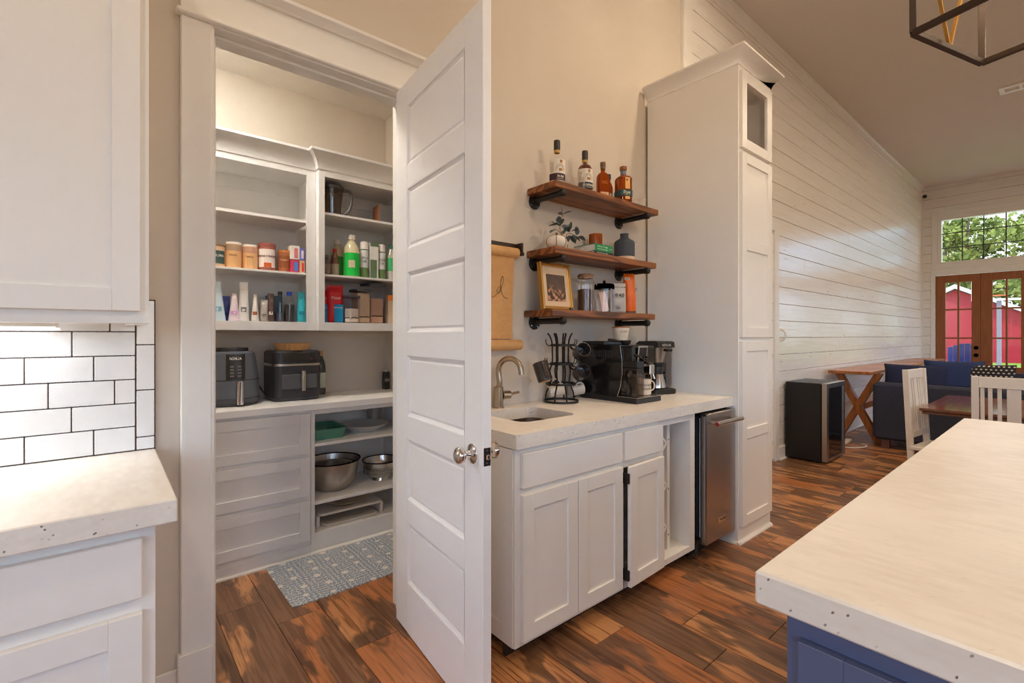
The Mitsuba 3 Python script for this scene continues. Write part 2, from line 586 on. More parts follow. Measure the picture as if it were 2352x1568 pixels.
# pantry shell
PY = 3.47
struct('wall_pantry_back', box(-.7, 1.85, PY, PY + .12, 0, 3.1, 0), 'wall_paint', smooth=False)
struct('wall_pantry_left', box(-.72, -.6, WY + .12, PY, 0, 3.1, 0), 'wall_paint', smooth=False)
struct('wall_pantry_right', box(1.66, 1.78, WY + .12, PY, 0, 3.1, 0), 'wall_paint', smooth=False)
struct('ceiling_pantry', box(-.7, 1.85, WY + .1, PY + .1, 2.985, 3.1, 0), 'ceiling_paint', smooth=False)

# floor planks: rows 0.2 m wide that run along Y
known = {2.0: 1.165, 1.8: 0.954, 1.6: 1.329, 2.4: 1.402, 2.2: 0.867, 3.2: 1.27, 0.8: 1.964, 0.4: 2.616, 3.0: 0.5, 2.6: 0.75, 2.8: 1.1}
PL = 1.22
far_planks, far_uv = [], []
count = 0


def plank(x0, y0, y1):
    m = box(x0 + .0012, x0 + .1988, y0 + .0012, y1 - .0012, -0.012, rng.uniform(-0.0004, 0.0004), 0.0012)
    o = (rng.uniform(0, 60), rng.uniform(0, 60))
    return m, np.stack([m.vertices[:, 1] + o[0], m.vertices[:, 0] + o[1]], 1)


for i in range(int((FX - BX) / 0.2) + 1):
    x0 = round(BX + 0.1 + 0.2 * i - 0.0, 3)
    x0 = round(round(x0 / 0.2) * 0.2, 3)
    if x0 + .2 > FX:
        continue
    y = known.get(x0, rng.uniform(0, PL))
    y -= PL * math.ceil((y - SY) / PL)
    top = 3.46 if -0.6 <= x0 < 1.6 else WY - 0.003
    while y < top:
        a, b = max(y, SY + .003), min(y + PL, top)
        y += PL
        if b - a < 0.03:
            continue
        m, uv = plank(x0, a, b)
        seen = (0.2 <= x0 <= 6.6 and b > 0.2 and a < 3.2) and count < 280
        if seen:
            put('floor__plank', m, 'floor_wood', smooth=False, uv=uv)
            count += 1
        else:
            far_planks.append(m)
            far_uv.append(uv)
m = cat(far_planks)
k = put('floor__plank_field', m, 'floor_wood', smooth=False, uv=np.vstack(far_uv))
labels[k] = {'kind': 'stuff', 'label': 'wood-look floor planks farther off'}

# shiplap on the long wall and on the far wall
BW = 0.1812


def ship_board(key, a, b, z0, z1, axis):
    t = 0.016 + rng.uniform(-0.0006, 0.0006)
    g = 0.0022
    if axis == 'x':
        m = box(a + .0004, b - .0004, WY - t, WY, z0 + g, z1 - g, 0.0012)
        tl = rng.uniform(-0.0035, 0.0035)
        m.vertices[:, 1] += (m.vertices[:, 2] - (z0 + z1) / 2) * tl * (m.vertices[:, 1] < WY - .001)
        uv = m.vertices[:, [0, 2]]
    else:
        m = box(FX - t, FX, a + .0004, b - .0004, z0 + g, z1 - g, 0.0012)
        uv = m.vertices[:, [1, 2]]
    put(key, m, 'shiplap_paint', smooth=False, uv=uv + np.array([rng.uniform(0, 50), rng.uniform(0, 50)]))


scene['shiplap_back'] = principled(srgb(120, 104, 90), 0.9)
put('wall_left__shiplap_backing', box(3.6, FX, WY - .004, WY - .0005, 0.0, CZ, 0), 'shiplap_back', smooth=False)
z = 1.296 - 7 * BW
while z < CZ:
    z0, z1 = max(z, 0.0), min(z + BW, CZ)
    z += BW
    if z1 - z0 < .02:
        continue
    a = 3.60
    while a < FX - .02:
        b = min(a + rng.uniform(2.4, 4.3), FX - .016)
        if FX - b < 0.7:
            b = FX - .016
        ship_board('wall_left__shiplap_board', a, b, z0, z1, 'x')
        a = b
put('wall_far__shiplap_backing', cat(box(FX - .004, FX - .0005, 1.84, WY, 0, CZ, 0), box(FX - .004, FX - .0005, SY, 1.84, 3.70, CZ, 0)), 'shiplap_back', smooth=False)
z = 4.243 - 24 * 0.1835
while z < CZ:
    z0, z1 = max(z, 0.0), min(z + .1835, CZ)
    z += .1835
    if z1 - z0 < .02:
        continue
    if z1 < 3.78:
        ship_board('wall_far__shiplap_board', 1.885 if z1 > 2.6 else 1.90, WY - .045, z0, z1, 'y')
    else:
        for a, b in ((-2.2, WY - .045), (SY, -2.2)):
            ship_board('wall_far__shiplap_board', a, b, z0, z1, 'y')

# trims: crown strip, corner boards, casings, baseboards
struct('trim_1', sweep_profile([(0, 0), (.018, 0), (.022, .02), (.045, .06), (.06, .068), (.06, .098), (0, .098)], (3.6, WY - .012, CZ - .1), (FX, WY - .012, CZ - .1), (0, -1, 0)), 'trim_paint')
struct('trim_2', box(3.545, 3.676, WY - .03, WY, 0, CZ, .003), 'trim_paint', smooth=False)
struct('trim_3', box(FX - .03, FX, WY - .05, WY - .014, 0, CZ - .1, .002), 'trim_paint', smooth=False)
struct('trim_4', cat(box(5.33, 5.435, WY - .034, WY, 0, 2.51, .003), box(4.4, 5.435, WY - .034, WY, 2.51 - .1, 2.51, .003)), 'trim_paint', smooth=False)
struct('baseboard_left', cat(box(5.435, FX, WY - .034, WY - .012, 0, .135, .004), sweep_profile([(0, 0), (.016, 0), (.014, .009), (.008, .015), (0, .018)], (5.435, WY - .034, 0), (FX, WY - .034, 0), (0, -1, 0))), 'trim_paint', smooth=False)
struct('baseboard_tile', box(.132, .196, WY - .014, WY, 0, .14, .003), 'trim_paint', smooth=False)
# pantry door casing
k = struct('trim_5')
put(k + '__leg', box(.204, .297, 2.046, WY, .19, 2.457, .003), 'trim_paint', smooth=False)
put(k + '__leg', box(1.094, 1.187, 2.046, WY, .19, 2.457, .003), 'trim_paint', smooth=False)
put(k + '__plinth_block', box(.194, .300, 2.036, WY, 0, .192, .003), 'trim_paint', smooth=False)
put(k + '__plinth_block', box(1.090, 1.197, 2.036, WY, 0, .192, .003), 'trim_paint', smooth=False)
put(k + '__fillet', box(.190, 1.201, 2.026, WY, 2.457, 2.474, .004), 'trim_paint', smooth=False)
put(k + '__frieze', box(.204, 1.187, 2.046, WY, 2.474, 2.61, .001), 'trim_paint', smooth=False)
put(k + '__cap', sweep_profile([(0, 0), (.014, 0), (.02, .012), (.04, .022), (.044, .026), (.044, .04), (0, .04)], (.180, 2.05, 2.602), (1.211, 2.05, 2.602), (0, -1, 0)), 'trim_paint', smooth=40)
k = struct('trim_6')     # jambs and door stop
put(k + '__jamb', box(.285, .306, 2.05, 2.19, 0, 2.452, .001), 'trim_paint', smooth=False)
put(k + '__jamb', box(1.085, 1.106, 2.05, 2.19, 0, 2.452, .001), 'trim_paint', smooth=False)
put(k + '__head_jamb', box(.285, 1.106, 2.05, 2.19, 2.452, 2.473, .001), 'trim_paint', smooth=False)
put(k + '__door_stop', cat(box(.306, .318, 2.10, 2.135, 0, 2.452, .002), box(1.073, 1.085, 2.10, 2.135, 0, 2.452, .002), box(.306, 1.085, 2.10, 2.135, 2.44, 2.452, .002)), 'trim_paint', smooth=False)
put(k + '__strike_plate', box(.3062, .3072, 2.063, 2.10, .88, .945, .0004), 'bronze', smooth=False, label='small dark strike plate')

# subway tile on the left of the doorway
put('wall_left__grout_bed', box(BX, .1325, WY - .010, WY, .925, 1.4425, 0), 'grout', smooth=False)


def tile(x0, x1, z0, z1):
    m = box(x0 + .0016, x1 - .0016, WY - .016, WY - .004, z0 + .0016, z1 - .0016, .0016)
    m.vertices[:, 1] += (m.vertices[:, 2] - (z0 + z1) / 2) * rng.uniform(-.006, .006) * (m.vertices[:, 1] < WY - .01)
    put('wall_left__tile', m, 'tile_glaze', smooth=False)


zs = [1.412, 1.332, 1.252, 1.172, 1.0925, 1.0135, .932]
start = [.012, -.080, -.028, .024, -.081, -.028]
for r in range(6):
    x = .0785
    nx = start[r]
    while x > -1.1:
        tile(nx, x, zs[r + 1], zs[r])
        x, nx = nx, nx - .158
for a, b in ((1.44, 1.288), (1.288, 1.134), (1.134, .975), (.975, .932)):
    tile(.0795, .1310, b, a)

# pantry door leaf, open a little short of square
th = math.radians(5.7)
DD = np.array([-math.sin(th), -math.cos(th), 0])       # hinge to free edge
DN = np.array([math.cos(th), -math.sin(th), 0])        # from the seen face to the hidden face
H0 = np.array([1.029, 2.042, 0.0])


def leaf(m):
    """Door space: x = along the leaf, y = into the leaf, z = up."""
    v = m.vertices
    m = m.copy()
    m.vertices = H0 + np.outer(v[:, 0], DD) + np.outer(v[:, 1], DN) + np.outer(v[:, 2], [0, 0, 1])
    m.invert() if np.dot(np.cross(DD, DN), [0, 0, 1]) < 0 else None
    return m


DW, DT = .775, .034
k = struct('door_1', label='white six-panel pantry door standing open')
ph, rail, top = .268, .1, 2.336
pz = [(top - (i + 1) * ph - i * rail, top - i * ph - i * rail) for i in range(6)]
fr = [box(0, .13, 0, DT, .01, 2.443, .002), box(.65, DW, 0, DT, .01, 2.443, .002), box(.13, .65, 0, DT, top, 2.443, 0), box(.13, .65, 0, DT, .01, pz[-1][0], 0)]
for (lo, hi), (lo2, hi2) in zip(pz[:-1], pz[1:]):
    fr.append(box(.13, .65, 0, DT, hi2, lo, 0))
put(k + '__frame', leaf(cat(fr)), 'door_paint', smooth=False)


def raised_panel(x0, x1, z0, z1, y, s):
    """A panel sunk behind a sloped moulding; s = +1 for the face at y = 0."""
    rings = []
    for o, d in ((0, 0), (.004, .0015), (.007, .005), (.016, .0095), (.019, .0095), (.026, .0065)):
        rings.append([[x0 + o, y + s * d, z0 + o], [x1 - o, y + s * d, z0 + o], [x1 - o, y + s * d, z1 - o], [x0 + o, y + s * d, z1 - o]])
    m = loft([np.array(r) for r in rings], cap=False)
    n = len(rings)
    f = list(m.faces) + [[(n - 1) * 4, (n - 1) * 4 + 1, (n - 1) * 4 + 2], [(n - 1) * 4, (n - 1) * 4 + 2, (n - 1) * 4 + 3]]
    m = mesh(m.vertices, f)
    if m.face_normals[-1][1] * s > 0:
        m.invert()
    return m


for lo, hi in pz:
    put(k + '__panel', leaf(cat(raised_panel(.13, .65, lo, hi, 0, 1), raised_panel(.13, .65, lo, hi, DT, -1))), 'door_paint', smooth=False)
kz = .916


def knob(side):
    p = [(0, 0), (.033, 0), (.034, .003), (.031, .006), (.024, .008), (.0125, .013), (.0105, .022), (.0105, .03), (.016, .034), (.026, .042), (.029, .05), (.0275, .058), (.02, .064), (.008, .067), (0, .0675)]
    m = lathe(p, 32)
    v = m.vertices.copy()
    y = -v[:, 2] if side < 0 else DT + v[:, 2]
    m.vertices = np.stack([.708 + v[:, 0], y, kz + v[:, 1]], 1)
    if side < 0:
        m.invert() if False else None
    m = leaf(m)
    m.fix_normals()
    return m


put(k + '__knob', knob(-1), 'chrome', smooth=50, label='chrome egg-shaped door knob')
put(k + '__knob', knob(1), 'chrome', smooth=50, label='chrome knob on the far side')
put(k + '__latch_plate', leaf(box(DW - .0005, DW + .0015, .004, .030, kz - .030, kz + .030, .0006)), 'black_iron', smooth=False, label='dark latch plate')
put(k + '__latch_bolt', leaf(box(DW, DW + .010, .010, .024, kz - .009, kz + .009, .003)), 'chrome', smooth=False)
put(k + '__screw', leaf(mv(cyl(.0035, 0, .001, 12), (DW + .0012, .017, kz + .021), ry=PI / 2)), 'chrome')
put(k + '__screw', leaf(mv(cyl(.0035, 0, .001, 12), (DW + .0012, .017, kz - .021), ry=PI / 2)), 'chrome')
for hz in (.25, 1.22, 2.19):
    put(k + '__hinge', mv(cyl(.007, hz, hz + .09, 12), (1.076, 2.036, 0)), 'bronze')

# ceiling lamps (all outside the frame)
for i, (x, y) in enumerate(((1.3, -1.6), (4.4, -1.4), (-.9, .3), (3.2, 1.0), (7.0, -.6), (9.6, -.6), (5.6, -3.2), (1.8, -3.4))):
    k = thing('recessed_light', f'round recessed ceiling light', 'ceiling light', 'recessed ceiling lights')
    put(k + '__trim_ring', mv(lathe([(.085, 0), (.10, 0), (.10, -.006), (.085, -.004), (.085, 0)], 24), (x, y, CZ)), 'trim_paint')
    d = lathe([(.083, -.002), (0, -.002)], 24)
    d = mv(d, (x, y, CZ))
    if d.face_normals[0][2] > 0:
        d.invert()
    lamp(k + '__lens', d, LAMP_POWER['recessed'], WARM)
k = thing('pantry_ceiling_light', 'round flush light on the pantry ceiling', 'ceiling light')
d = mv(lathe([(.16, 2.985), (.16, 2.94), (.13, 2.92), (0, 2.915)], 24), (.35, 2.72, 0))
if d.face_normals[-1][2] > 0:
    d.invert()
lamp(k, d, LAMP_POWER['pantry'], NEUTRAL)

# ------------------------------------------------------------------ cabinets and worktops
def shaker(x0, x1, z0, z1, y, t=.02, s=.062, rec=.009, mid=()):
    """A shaker front facing -Y: face at y, t thick; mid: heights of middle rails (z centre)."""
    parts = [box(x0, x0 + s, y, y + t, z0, z1, .0012), box(x1 - s, x1, y, y + t, z0, z1, .0012),
             box(x0 + s, x1 - s, y, y + t, z0, z0 + s, .0008), box(x0 + s, x1 - s, y, y + t, z1 - s, z1, .0008)]
    for c in mid:
        parts.append(box(x0 + s, x1 - s, y, y + t, c - s / 2, c + s / 2, .0008))
    parts.append(box(x0 + s - .004, x1 - s + .004, y + rec, y + t, z0 + s - .004, z1 - s + .004, 0))
    return cat(parts)


def slab(x0, x1, z0, z1, y, t=.02):
    return box(x0, x1, y, y + t, z0, z1, .0025)


CP = 'cabinet_paint'
# left counter run
k = thing('base_cabinet', 'off-white base cabinet under the left worktop, with a slab drawer above a panelled door', 'cabinet')
put(k + '__body', cat(box(-1.6, .093, 1.44, WY - .02, .09, .873, .001), box(-1.6, .093, 1.50, WY - .02, 0, .09, 0)), CP, smooth=False)
put(k + '__drawer', slab(-.62, .067, .703, .843, 1.42), CP, smooth=False)
put(k + '__door', shaker(-.52, .067, .115, .668, 1.42), CP, smooth=False)
put(k + '__door', shaker(-1.2, -.53, .115, .668, 1.42), CP, smooth=False)
k = thing('worktop', 'thick white concrete worktop on the base cabinet beside the pantry door', 'worktop')
put(k, box(-1.62, .132, 1.39, WY - .008, .875, .93, .003), 'concrete', smooth=False)
k = thing('wall_cabinet', 'tall white wall cabinet with a panelled door above the tiled splashback', 'wall cabinet')
put(k + '__body', box(-1.6, .097, 1.74, WY - .018, 1.40, 2.75, .001), CP, smooth=False)
put(k + '__door', shaker(-.47, .076, 1.389, 2.70, 1.72), CP, smooth=False)
put(k + '__door', shaker(-1.02, -.474, 1.389, 2.70, 1.72), CP, smooth=False)
put(k + '__light_rail', sweep_profile([(0, .048), (0, .002), (-.003, 0), (-.018, 0), (-.018, .048)], (-1.6, 1.738, 1.353), (.097, 1.738, 1.353), (0, -1, 0)), CP, smooth=False)
put(k + '__bottom_strip', cat(box(.052, .097, 1.756, WY - .02, 1.353, 1.40, .001)), CP, smooth=False)
k = thing('under_cabinet_light', 'slim white strip light fixed under the wall cabinet', 'strip light')
put(k + '__housing', box(-.85, -.105, 1.925, 1.985, 1.342, 1.40, .004), 'satin', color=srgb(240, 238, 234), smooth=False)
d = box(-.84, -.115, 1.93, 1.98, 1.334, 1.342, .001)
lamp(k + '__lens', d, LAMP_POWER['undercab'], (1, .97, .92))
put(k + '__wire', tube(spline([(-.20, 1.99, 1.36), (-.17, 1.992, 1.372), (-.145, 1.992, 1.362), (-.125, 1.992, 1.37), (-.112, 1.99, 1.355)], 14), .0016, 6), 'matte', color=srgb(120, 66, 60))

# bar run
k = thing('bar_cabinet', 'off-white bar base cabinet with doors, drawers and an open wine rack', 'cabinet')
X0, X1 = 1.236, 2.618
zb, zt = .075, .865
put(k + '__body', cat(box(X0, X0 + .02, 1.44, WY - .02, zb, zt, .001), box(2.27, 2.29, 1.44, WY - .02, zb, zt, .001), box(2.569, X1, 1.44, WY - .3, zb, zt, .001),
                      box(X0, 2.27, 1.47, WY - .02, zb, .095, 0), box(X0, X0 + .045, 1.44, 1.46, zb, zt, .001), box(1.90, 1.94, 1.44, 1.46, zb, zt, 0), box(2.25, 2.29, 1.44, 1.46, zb, zt, 0),
                      box(X0, 2.29, 1.44, 1.46, .835, zt, 0), box(X0, 2.29, 1.44, 1.46, .67, .715, 0), box(X0, 1.93, 1.44, 1.46, zb, .11, 0), box(1.95, 2.29, 1.44, 1.46, zb, .11, 0),
                      box(2.29, X1, 1.44, 1.46, .833, zt, 0), box(2.29, X1, 1.44, 1.80, zb, .108, .001), box(2.29, 2.57, 1.78, 1.80, zb, zt, 0), box(X0, 1.93, 1.46, 1.48, .1, .8, 0)), CP, smooth=False)
put(k + '__end_panel', cat(box(X0 - .004, X0, 1.45, 1.51, zb, zt, .001), box(X0 - .004, X0, 2.0, WY - .02, zb, zt, .001), box(X0 - .004, X0, 1.51, 2.0, zb, .15, .001), box(X0 - .004, X0, 1.51, 2.0, .79, zt, .001)), CP, smooth=False)
put(k + '__toe_kick', box(X0 + .02, X1, 1.52, 1.54, 0, zb, 0), 'matte', color=srgb(60, 46, 36), smooth=False)
put(k + '__drawer_front', slab(1.265, 1.910, .708, .848, 1.42), CP, smooth=False)
put(k + '__drawer_front', slab(1.930, 2.252, .708, .848, 1.42), CP, smooth=False)
put(k + '__door', shaker(1.265, 1.5885, .098, .682, 1.42), CP, smooth=False)
put(k + '__door', shaker(1.592, 1.911, .098, .682, 1.42), CP, smooth=False)
dm = shaker(0, .312, .098, .682, 0)
dm.apply_transform(mat(math.radians(2.5), (1.938, 1.394, 0)))
put(k + '__door', dm, CP, smooth=False, label='cabinet door standing slightly proud of its frame')
put(k + '__hinge', cat(box(1.925, 1.938, 1.40, 1.44, .60, .65, .002), box(1.925, 1.938, 1.40, 1.44, .13, .18, .002)), 'black_iron', smooth=False)
# the lattice: crossed slats set in the niche behind the door's edge
lat = []
zz = .12
while zz < .80:
    h = .118
    for s in (0, 1):
        a, b = ((2.30, zz), (2.419, zz + h)) if s == 0 else ((2.30, zz + 2 * h), (2.419, zz + h))
        L = math.hypot(b[0] - a[0], b[1] - a[1])
        m_ = box(0, L, 1.50, 1.70, -.006, .006, .001)
        m_.apply_transform(trimesh.transformations.rotation_matrix(-math.atan2(b[1] - a[1], b[0] - a[0]), [0, 1, 0]))
        m_.apply_translation([a[0], 0, a[1]])
        m_.vertices[:, 2] = np.minimum(m_.vertices[:, 2], .832)
        put(k + '__lattice_slat', m_, CP, smooth=False)
    zz += 2 * h
put(k + '__rack_post', cat(box(2.425, 2.452, 1.50, 1.70, .108, .833, .001)), CP, smooth=False)
for s_ in (.19, .45, .73):
    put(k + '__screw', mv(cyl(.004, 0, .0012, 10), (2.438, 1.4995, s_), rx=PI / 2), 'black_iron')

k = thing('bar_worktop', 'cream concrete bar worktop with a small sink cut into it', 'worktop')
hole = rrect(1.425, 1.789, 1.60, 1.937, .055, 8)
top = Polygon(sbox(1.222, 1.413, 3.047, WY - .004).exterior.coords, [hole.exterior.coords[::-1]])
put(k, extr(top, .057, .873), 'concrete', smooth=30)
k = thing('bar_sink', 'small undermounted steel sink in the bar worktop', 'sink')
rings = []
for (o, z) in ((-.004, .872), (-.002, .80), (.012, .762), (.04, .748), (.12, .744)):
    rr = np.array(rrect(1.425 + o, 1.789 - o, 1.60 + o, 1.937 - o, .055, 8).exterior.coords)[:-1]
    rings.append(np.c_[rr, np.full(len(rr), z)])
m = loft(rings, cap=False)
v = np.vstack([m.vertices, [[1.607, 1.768, .743]]])
n_ = len(rings[0])
f = list(m.faces) + [[4 * n_ + q, 4 * n_ + (q + 1) % n_, len(v) - 1] for q in range(n_)]
scene['steel_sheet'] = two(principled(srgb(170, 160, 150), 0.25, metallic=1.0))
put(k + '__basin', mesh(v, f), 'steel_sheet', smooth=40)
put(k + '__drain', mv(lathe([(.04, 0), (.036, .003), (.02, .001), (0, .001)], 24), (1.607, 1.80, .7445)), 'polished_steel')

k = thing('bar_faucet', 'brushed nickel gooseneck faucet behind the small bar sink', 'faucet')
fx, fy = 1.615, 2.015
put(k + '__body', mv(lathe([(0, 0), (.031, 0), (.031, .005), (.026, .006), (.026, .112), (.024, .115), (0, .115)], 28), (fx, fy, .93)), 'nickel')
arc = [(fx, fy, 1.04), (fx, fy, 1.13)] + [(fx + .055 * (1 - math.cos(a)) * .58, fy - .055 * (1 - math.cos(a)), 1.13 + .066 * math.sin(a)) for a in np.linspace(.2, PI - .12, 16)]
arc.append((fx + .066, fy - .113, 1.112))
put(k + '__spout', tube(spline(arc, 40), .0145, 16), 'nickel')
put(k + '__handle_hub', mv(cyl(.022, .024, .078, 20), (fx, fy, .996), rx=0, ry=PI / 2), 'nickel')
put(k + '__lever', tube([(fx + .068, fy - .005, .997), (fx + .105, fy - .05, 1.012)], .0065, 12), 'nickel')

# beverage / ice appliance between the wine rack and the tall cabinet
k = thing('ice_maker', 'stainless undercounter ice maker with a tubular handle between the wine rack and the tall cabinet', 'ice maker')
put(k + '__case', cat(box(2.624, 3.045, 1.455, 2.0, .08, .868, .002), box(2.65, 3.03, 1.50, 1.95, 0, .08, 0)), 'satin', color=srgb(22, 22, 24), smooth=False)
put(k + '__door', cat(box(2.677, 3.043, 1.400, 1.440, .085, .858, .006)), 'brushed_steel', smooth=False)
put(k + '__door_liner', cat(box(2.69, 3.03, 1.441, 1.452, .12, .83, .002)), 'satin', color=srgb(196, 204, 220), smooth=False)
put(k + '__grille', cat(*[box(2.64 + .0, 2.675, 1.45, 1.456, .02 + .012 * i, .026 + .012 * i, 0) for i in range(6)]), 'satin', color=srgb(58, 58, 60), smooth=False)
put(k + '__hinge_cap', box(2.672, 2.70, 1.402, 1.438, .845, .862, .002), 'black_iron', smooth=False)
put(k + '__handle', mv(cyl(.0135, 2.69, 3.01, 24), (0, 1.342, .808), ry=PI / 2), 'polished_steel')
put(k + '__handle_post', cat(box(2.71, 2.735, 1.345, 1.402, .80, .817, .003), box(2.965, 2.99, 1.345, 1.402, .80, .817, .003)), 'brushed_steel', smooth=False)
put(k + '__handle_badge', mv(cyl(.0115, 2.687, 2.6905, 20), (0, 1.342, .808), ry=PI / 2), 'gloss', color=srgb(140, 28, 24))
put(k + '__name_plate', box(2.814, 2.935, 1.3975, 1.4005, .188, .22, .001), 'polished_steel', smooth=False)
put(k + '__lettering', text_plane('KitchenAid', .010, (2.874, 1.3974, .199), depth=.0005), 'matte', color=srgb(50, 40, 36), smooth=False)

# tall cabinet
k = thing('tall_cabinet', 'white floor-to-crown pantry cupboard with a glazed top door beside the bar', 'tall cabinet')
TX0, TX1 = 3.05, 3.54
put(k + '__body', cat(box(TX0, TX0 + .018, 1.387, WY - .022, .0, 3.045, .001), box(TX1 - .018, TX1, 1.387, WY - .022, .0, 3.045, .001),
                      box(TX0, TX1, 2.03, WY - .022, 0, 3.045, 0), box(TX0, TX1, 1.4, WY - .022, 3.02, 3.045, 0), box(TX0, TX1, 1.4, WY - .022, 2.49, 2.51, 0), box(TX0, TX1, 1.387, WY - .022, 0, .09, .001),
                      box(TX0, TX0 + .035, 1.385, 1.404, .0, 3.045, .001), box(TX1 - .035, TX1, 1.385, 1.404, .0, 3.045, .001),
                      box(TX0, TX1, 1.385, 1.404, 2.94, 3.045, .001), box(TX0, TX1, 1.385, 1.404, 2.485, 2.525, .001), box(TX0, TX1, 1.385, 1.404, 1.27, 1.32, .001), box(TX0, TX1, 1.385, 1.404, 0, .115, .001)), CP, smooth=False)
put(k + '__door', shaker(3.068, 3.522, .107, 1.282, 1.365, s=.064, mid=(.69,)), CP, smooth=False)
put(k + '__door', shaker(3.068, 3.522, 1.307, 2.487, 1.365, s=.064, mid=(1.898,)), CP, smooth=False)
put(k + '__glazed_door', cat(box(3.068, 3.134, 1.365, 1.385, 2.512, 3.0, .0012), box(3.446, 3.522, 1.365, 1.385, 2.512, 3.0, .0012), box(3.134, 3.446, 1.365, 1.385, 2.512, 2.577, .0008), box(3.134, 3.446, 1.365, 1.385, 2.937, 3.0, .0008)), CP, smooth=False)
put(k + '__glass_pane', mesh([[3.12, 1.376, 2.56], [3.46, 1.376, 2.56], [3.46, 1.376, 2.95], [3.12, 1.376, 2.95]], [[0, 1, 2], [0, 2, 3]]), 'pane_glass', smooth=False)
CR = [(0, 0), (.006, 0), (.008, .012), (.016, .03), (.034, .054), (.058, .072), (.068, .078), (.068, .09), (0, .09)]


def crown(prof, x0, x1, y0, y1, z, left=True, right=True):
    """A crown that runs round the front (y0) and the sides of a cabinet, mitred."""
    loops = []
    for o, h in prof:
        a = x0 - (o if left else 0)
        b = x1 + (o if right else 0)
        loops.append([[a, y1, z + h], [a, y0 - o, z + h], [b, y0 - o, z + h], [b, y1, z + h]])
    loops = np.array(loops)                      # profile x corner
    v = loops.reshape(-1, 3)
    f = []
    for i in range(len(prof)):
        i2 = (i + 1) % len(prof)
        for c in range(3):
            f += [[i * 4 + c, i * 4 + c + 1, i2 * 4 + c + 1], [i * 4 + c, i2 * 4 + c + 1, i2 * 4 + c]]
    m = mesh(v, f)
    caps = [[0, i, i + 1] for i in range(1, len(prof) - 1)]
    m = mesh(v, list(m.faces) + [[a * 4, b * 4, c * 4] for a, b, c in caps] + [[a * 4 + 3, c * 4 + 3, b * 4 + 3] for a, b, c in caps])
    m.fix_normals()
    return m


put(k + '__crown', crown(CR, TX0, TX1, 1.385, WY - .022, 3.035), CP, smooth=45)
put(k + '__toe_moulding', cat(sweep_profile([(0, 0), (.019, 0), (.018, .008), (.012, .016), (0, .02)], (TX0 - .019, 1.385, 0), (TX1, 1.385, 0), (0, -1, 0)),
                              sweep_profile([(0, 0), (.019, 0), (.018, .008), (.012, .016), (0, .02)], (TX0, 1.366, 0), (TX0, 1.9, 0), (-1, 0, 0))), CP, smooth=45)

# island
k = thing('kitchen_island', 'blue painted island cabinet with a panelled end, under the thick concrete top', 'island')
put(k + '__body', box(.850, 3.02, -.62, .307, .09, .875, .002), 'blue_paint', smooth=False)
put(k + '__plinth', box(.92, 2.95, -.55, .25, 0, .09, 0), 'blue_paint', smooth=False)
m = shaker(-.285, .33, .12, .838, 0, s=.062)
m.vertices = np.stack([.832 + m.vertices[:, 1], -m.vertices[:, 0], m.vertices[:, 2]], 1)
put(k + '__panel', m, 'blue_paint', smooth=False)
m = shaker(.335, .62, .12, .838, 0, s=.062)
m.vertices = np.stack([.832 + m.vertices[:, 1], -m.vertices[:, 0], m.vertices[:, 2]], 1)
put(k + '__panel', m, 'blue_paint', smooth=False)
k = thing('island_worktop', 'thick pale concrete island top with pitted edges', 'worktop')
put(k, box(.823, 3.097, -.66, .347, .875, .93, .004), 'concrete', smooth=False)

# ------------------------------------------------------------------ pantry joinery
SP = 'shelf_paint'
YB = 2.985
k = thing('pantry_drawer_cabinet', 'white three-drawer base cabinet in the pantry', 'cabinet')
put(k + '__body', cat(box(-.58, .944, YB, PY - .004, .05, .87, .001), box(-.58, .945, YB - .004, YB + .02, .0, .06, .001)), SP, smooth=False)
for z0, z1 in ((.615, .855), (.361, .593), (.097, .333)):
    put(k + '__drawer', shaker(.05, .934, z0, z1, YB - .02, s=.058), SP, smooth=False)
k = thing('pantry_open_cabinet', 'open white base cabinet with shelves of dishes in the pantry', 'cabinet')
put(k + '__body', cat(box(.946, .969, YB, PY - .004, 0, .87, .001), box(1.635, 1.656, YB, PY - .004, 0, .87, .001), box(.946, 1.656, PY - .015, PY - .004, 0, .87, 0), box(.946, 1.656, YB, PY - .004, .10, .124, .001), box(.946, 1.656, YB, YB + .02, 0, .124, .001), box(.946, 1.656, YB, YB + .02, .842, .87, .001)), SP, smooth=False)
put(k + '__shelf', box(.969, 1.635, YB + .004, PY - .015, .644, .663, .001), SP, smooth=False)
put(k + '__shelf', box(.969, 1.635, YB + .004, PY - .015, .291, .309, .001), SP, smooth=False)
k = struct('baseboard_pantry', sweep_profile([(0, 0), (.017, 0), (.016, .008), (.01, .015), (0, .019)], (-.58, YB - .004, 0), (1.66, YB - .004, 0), (0, -1, 0)), 'trim_paint')
k = thing('pantry_worktop', 'long white worktop on the pantry base cabinets', 'worktop')
put(k, box(-.59, 1.656, 2.945, PY - .004, .873, .912, .002), SP, smooth=False)


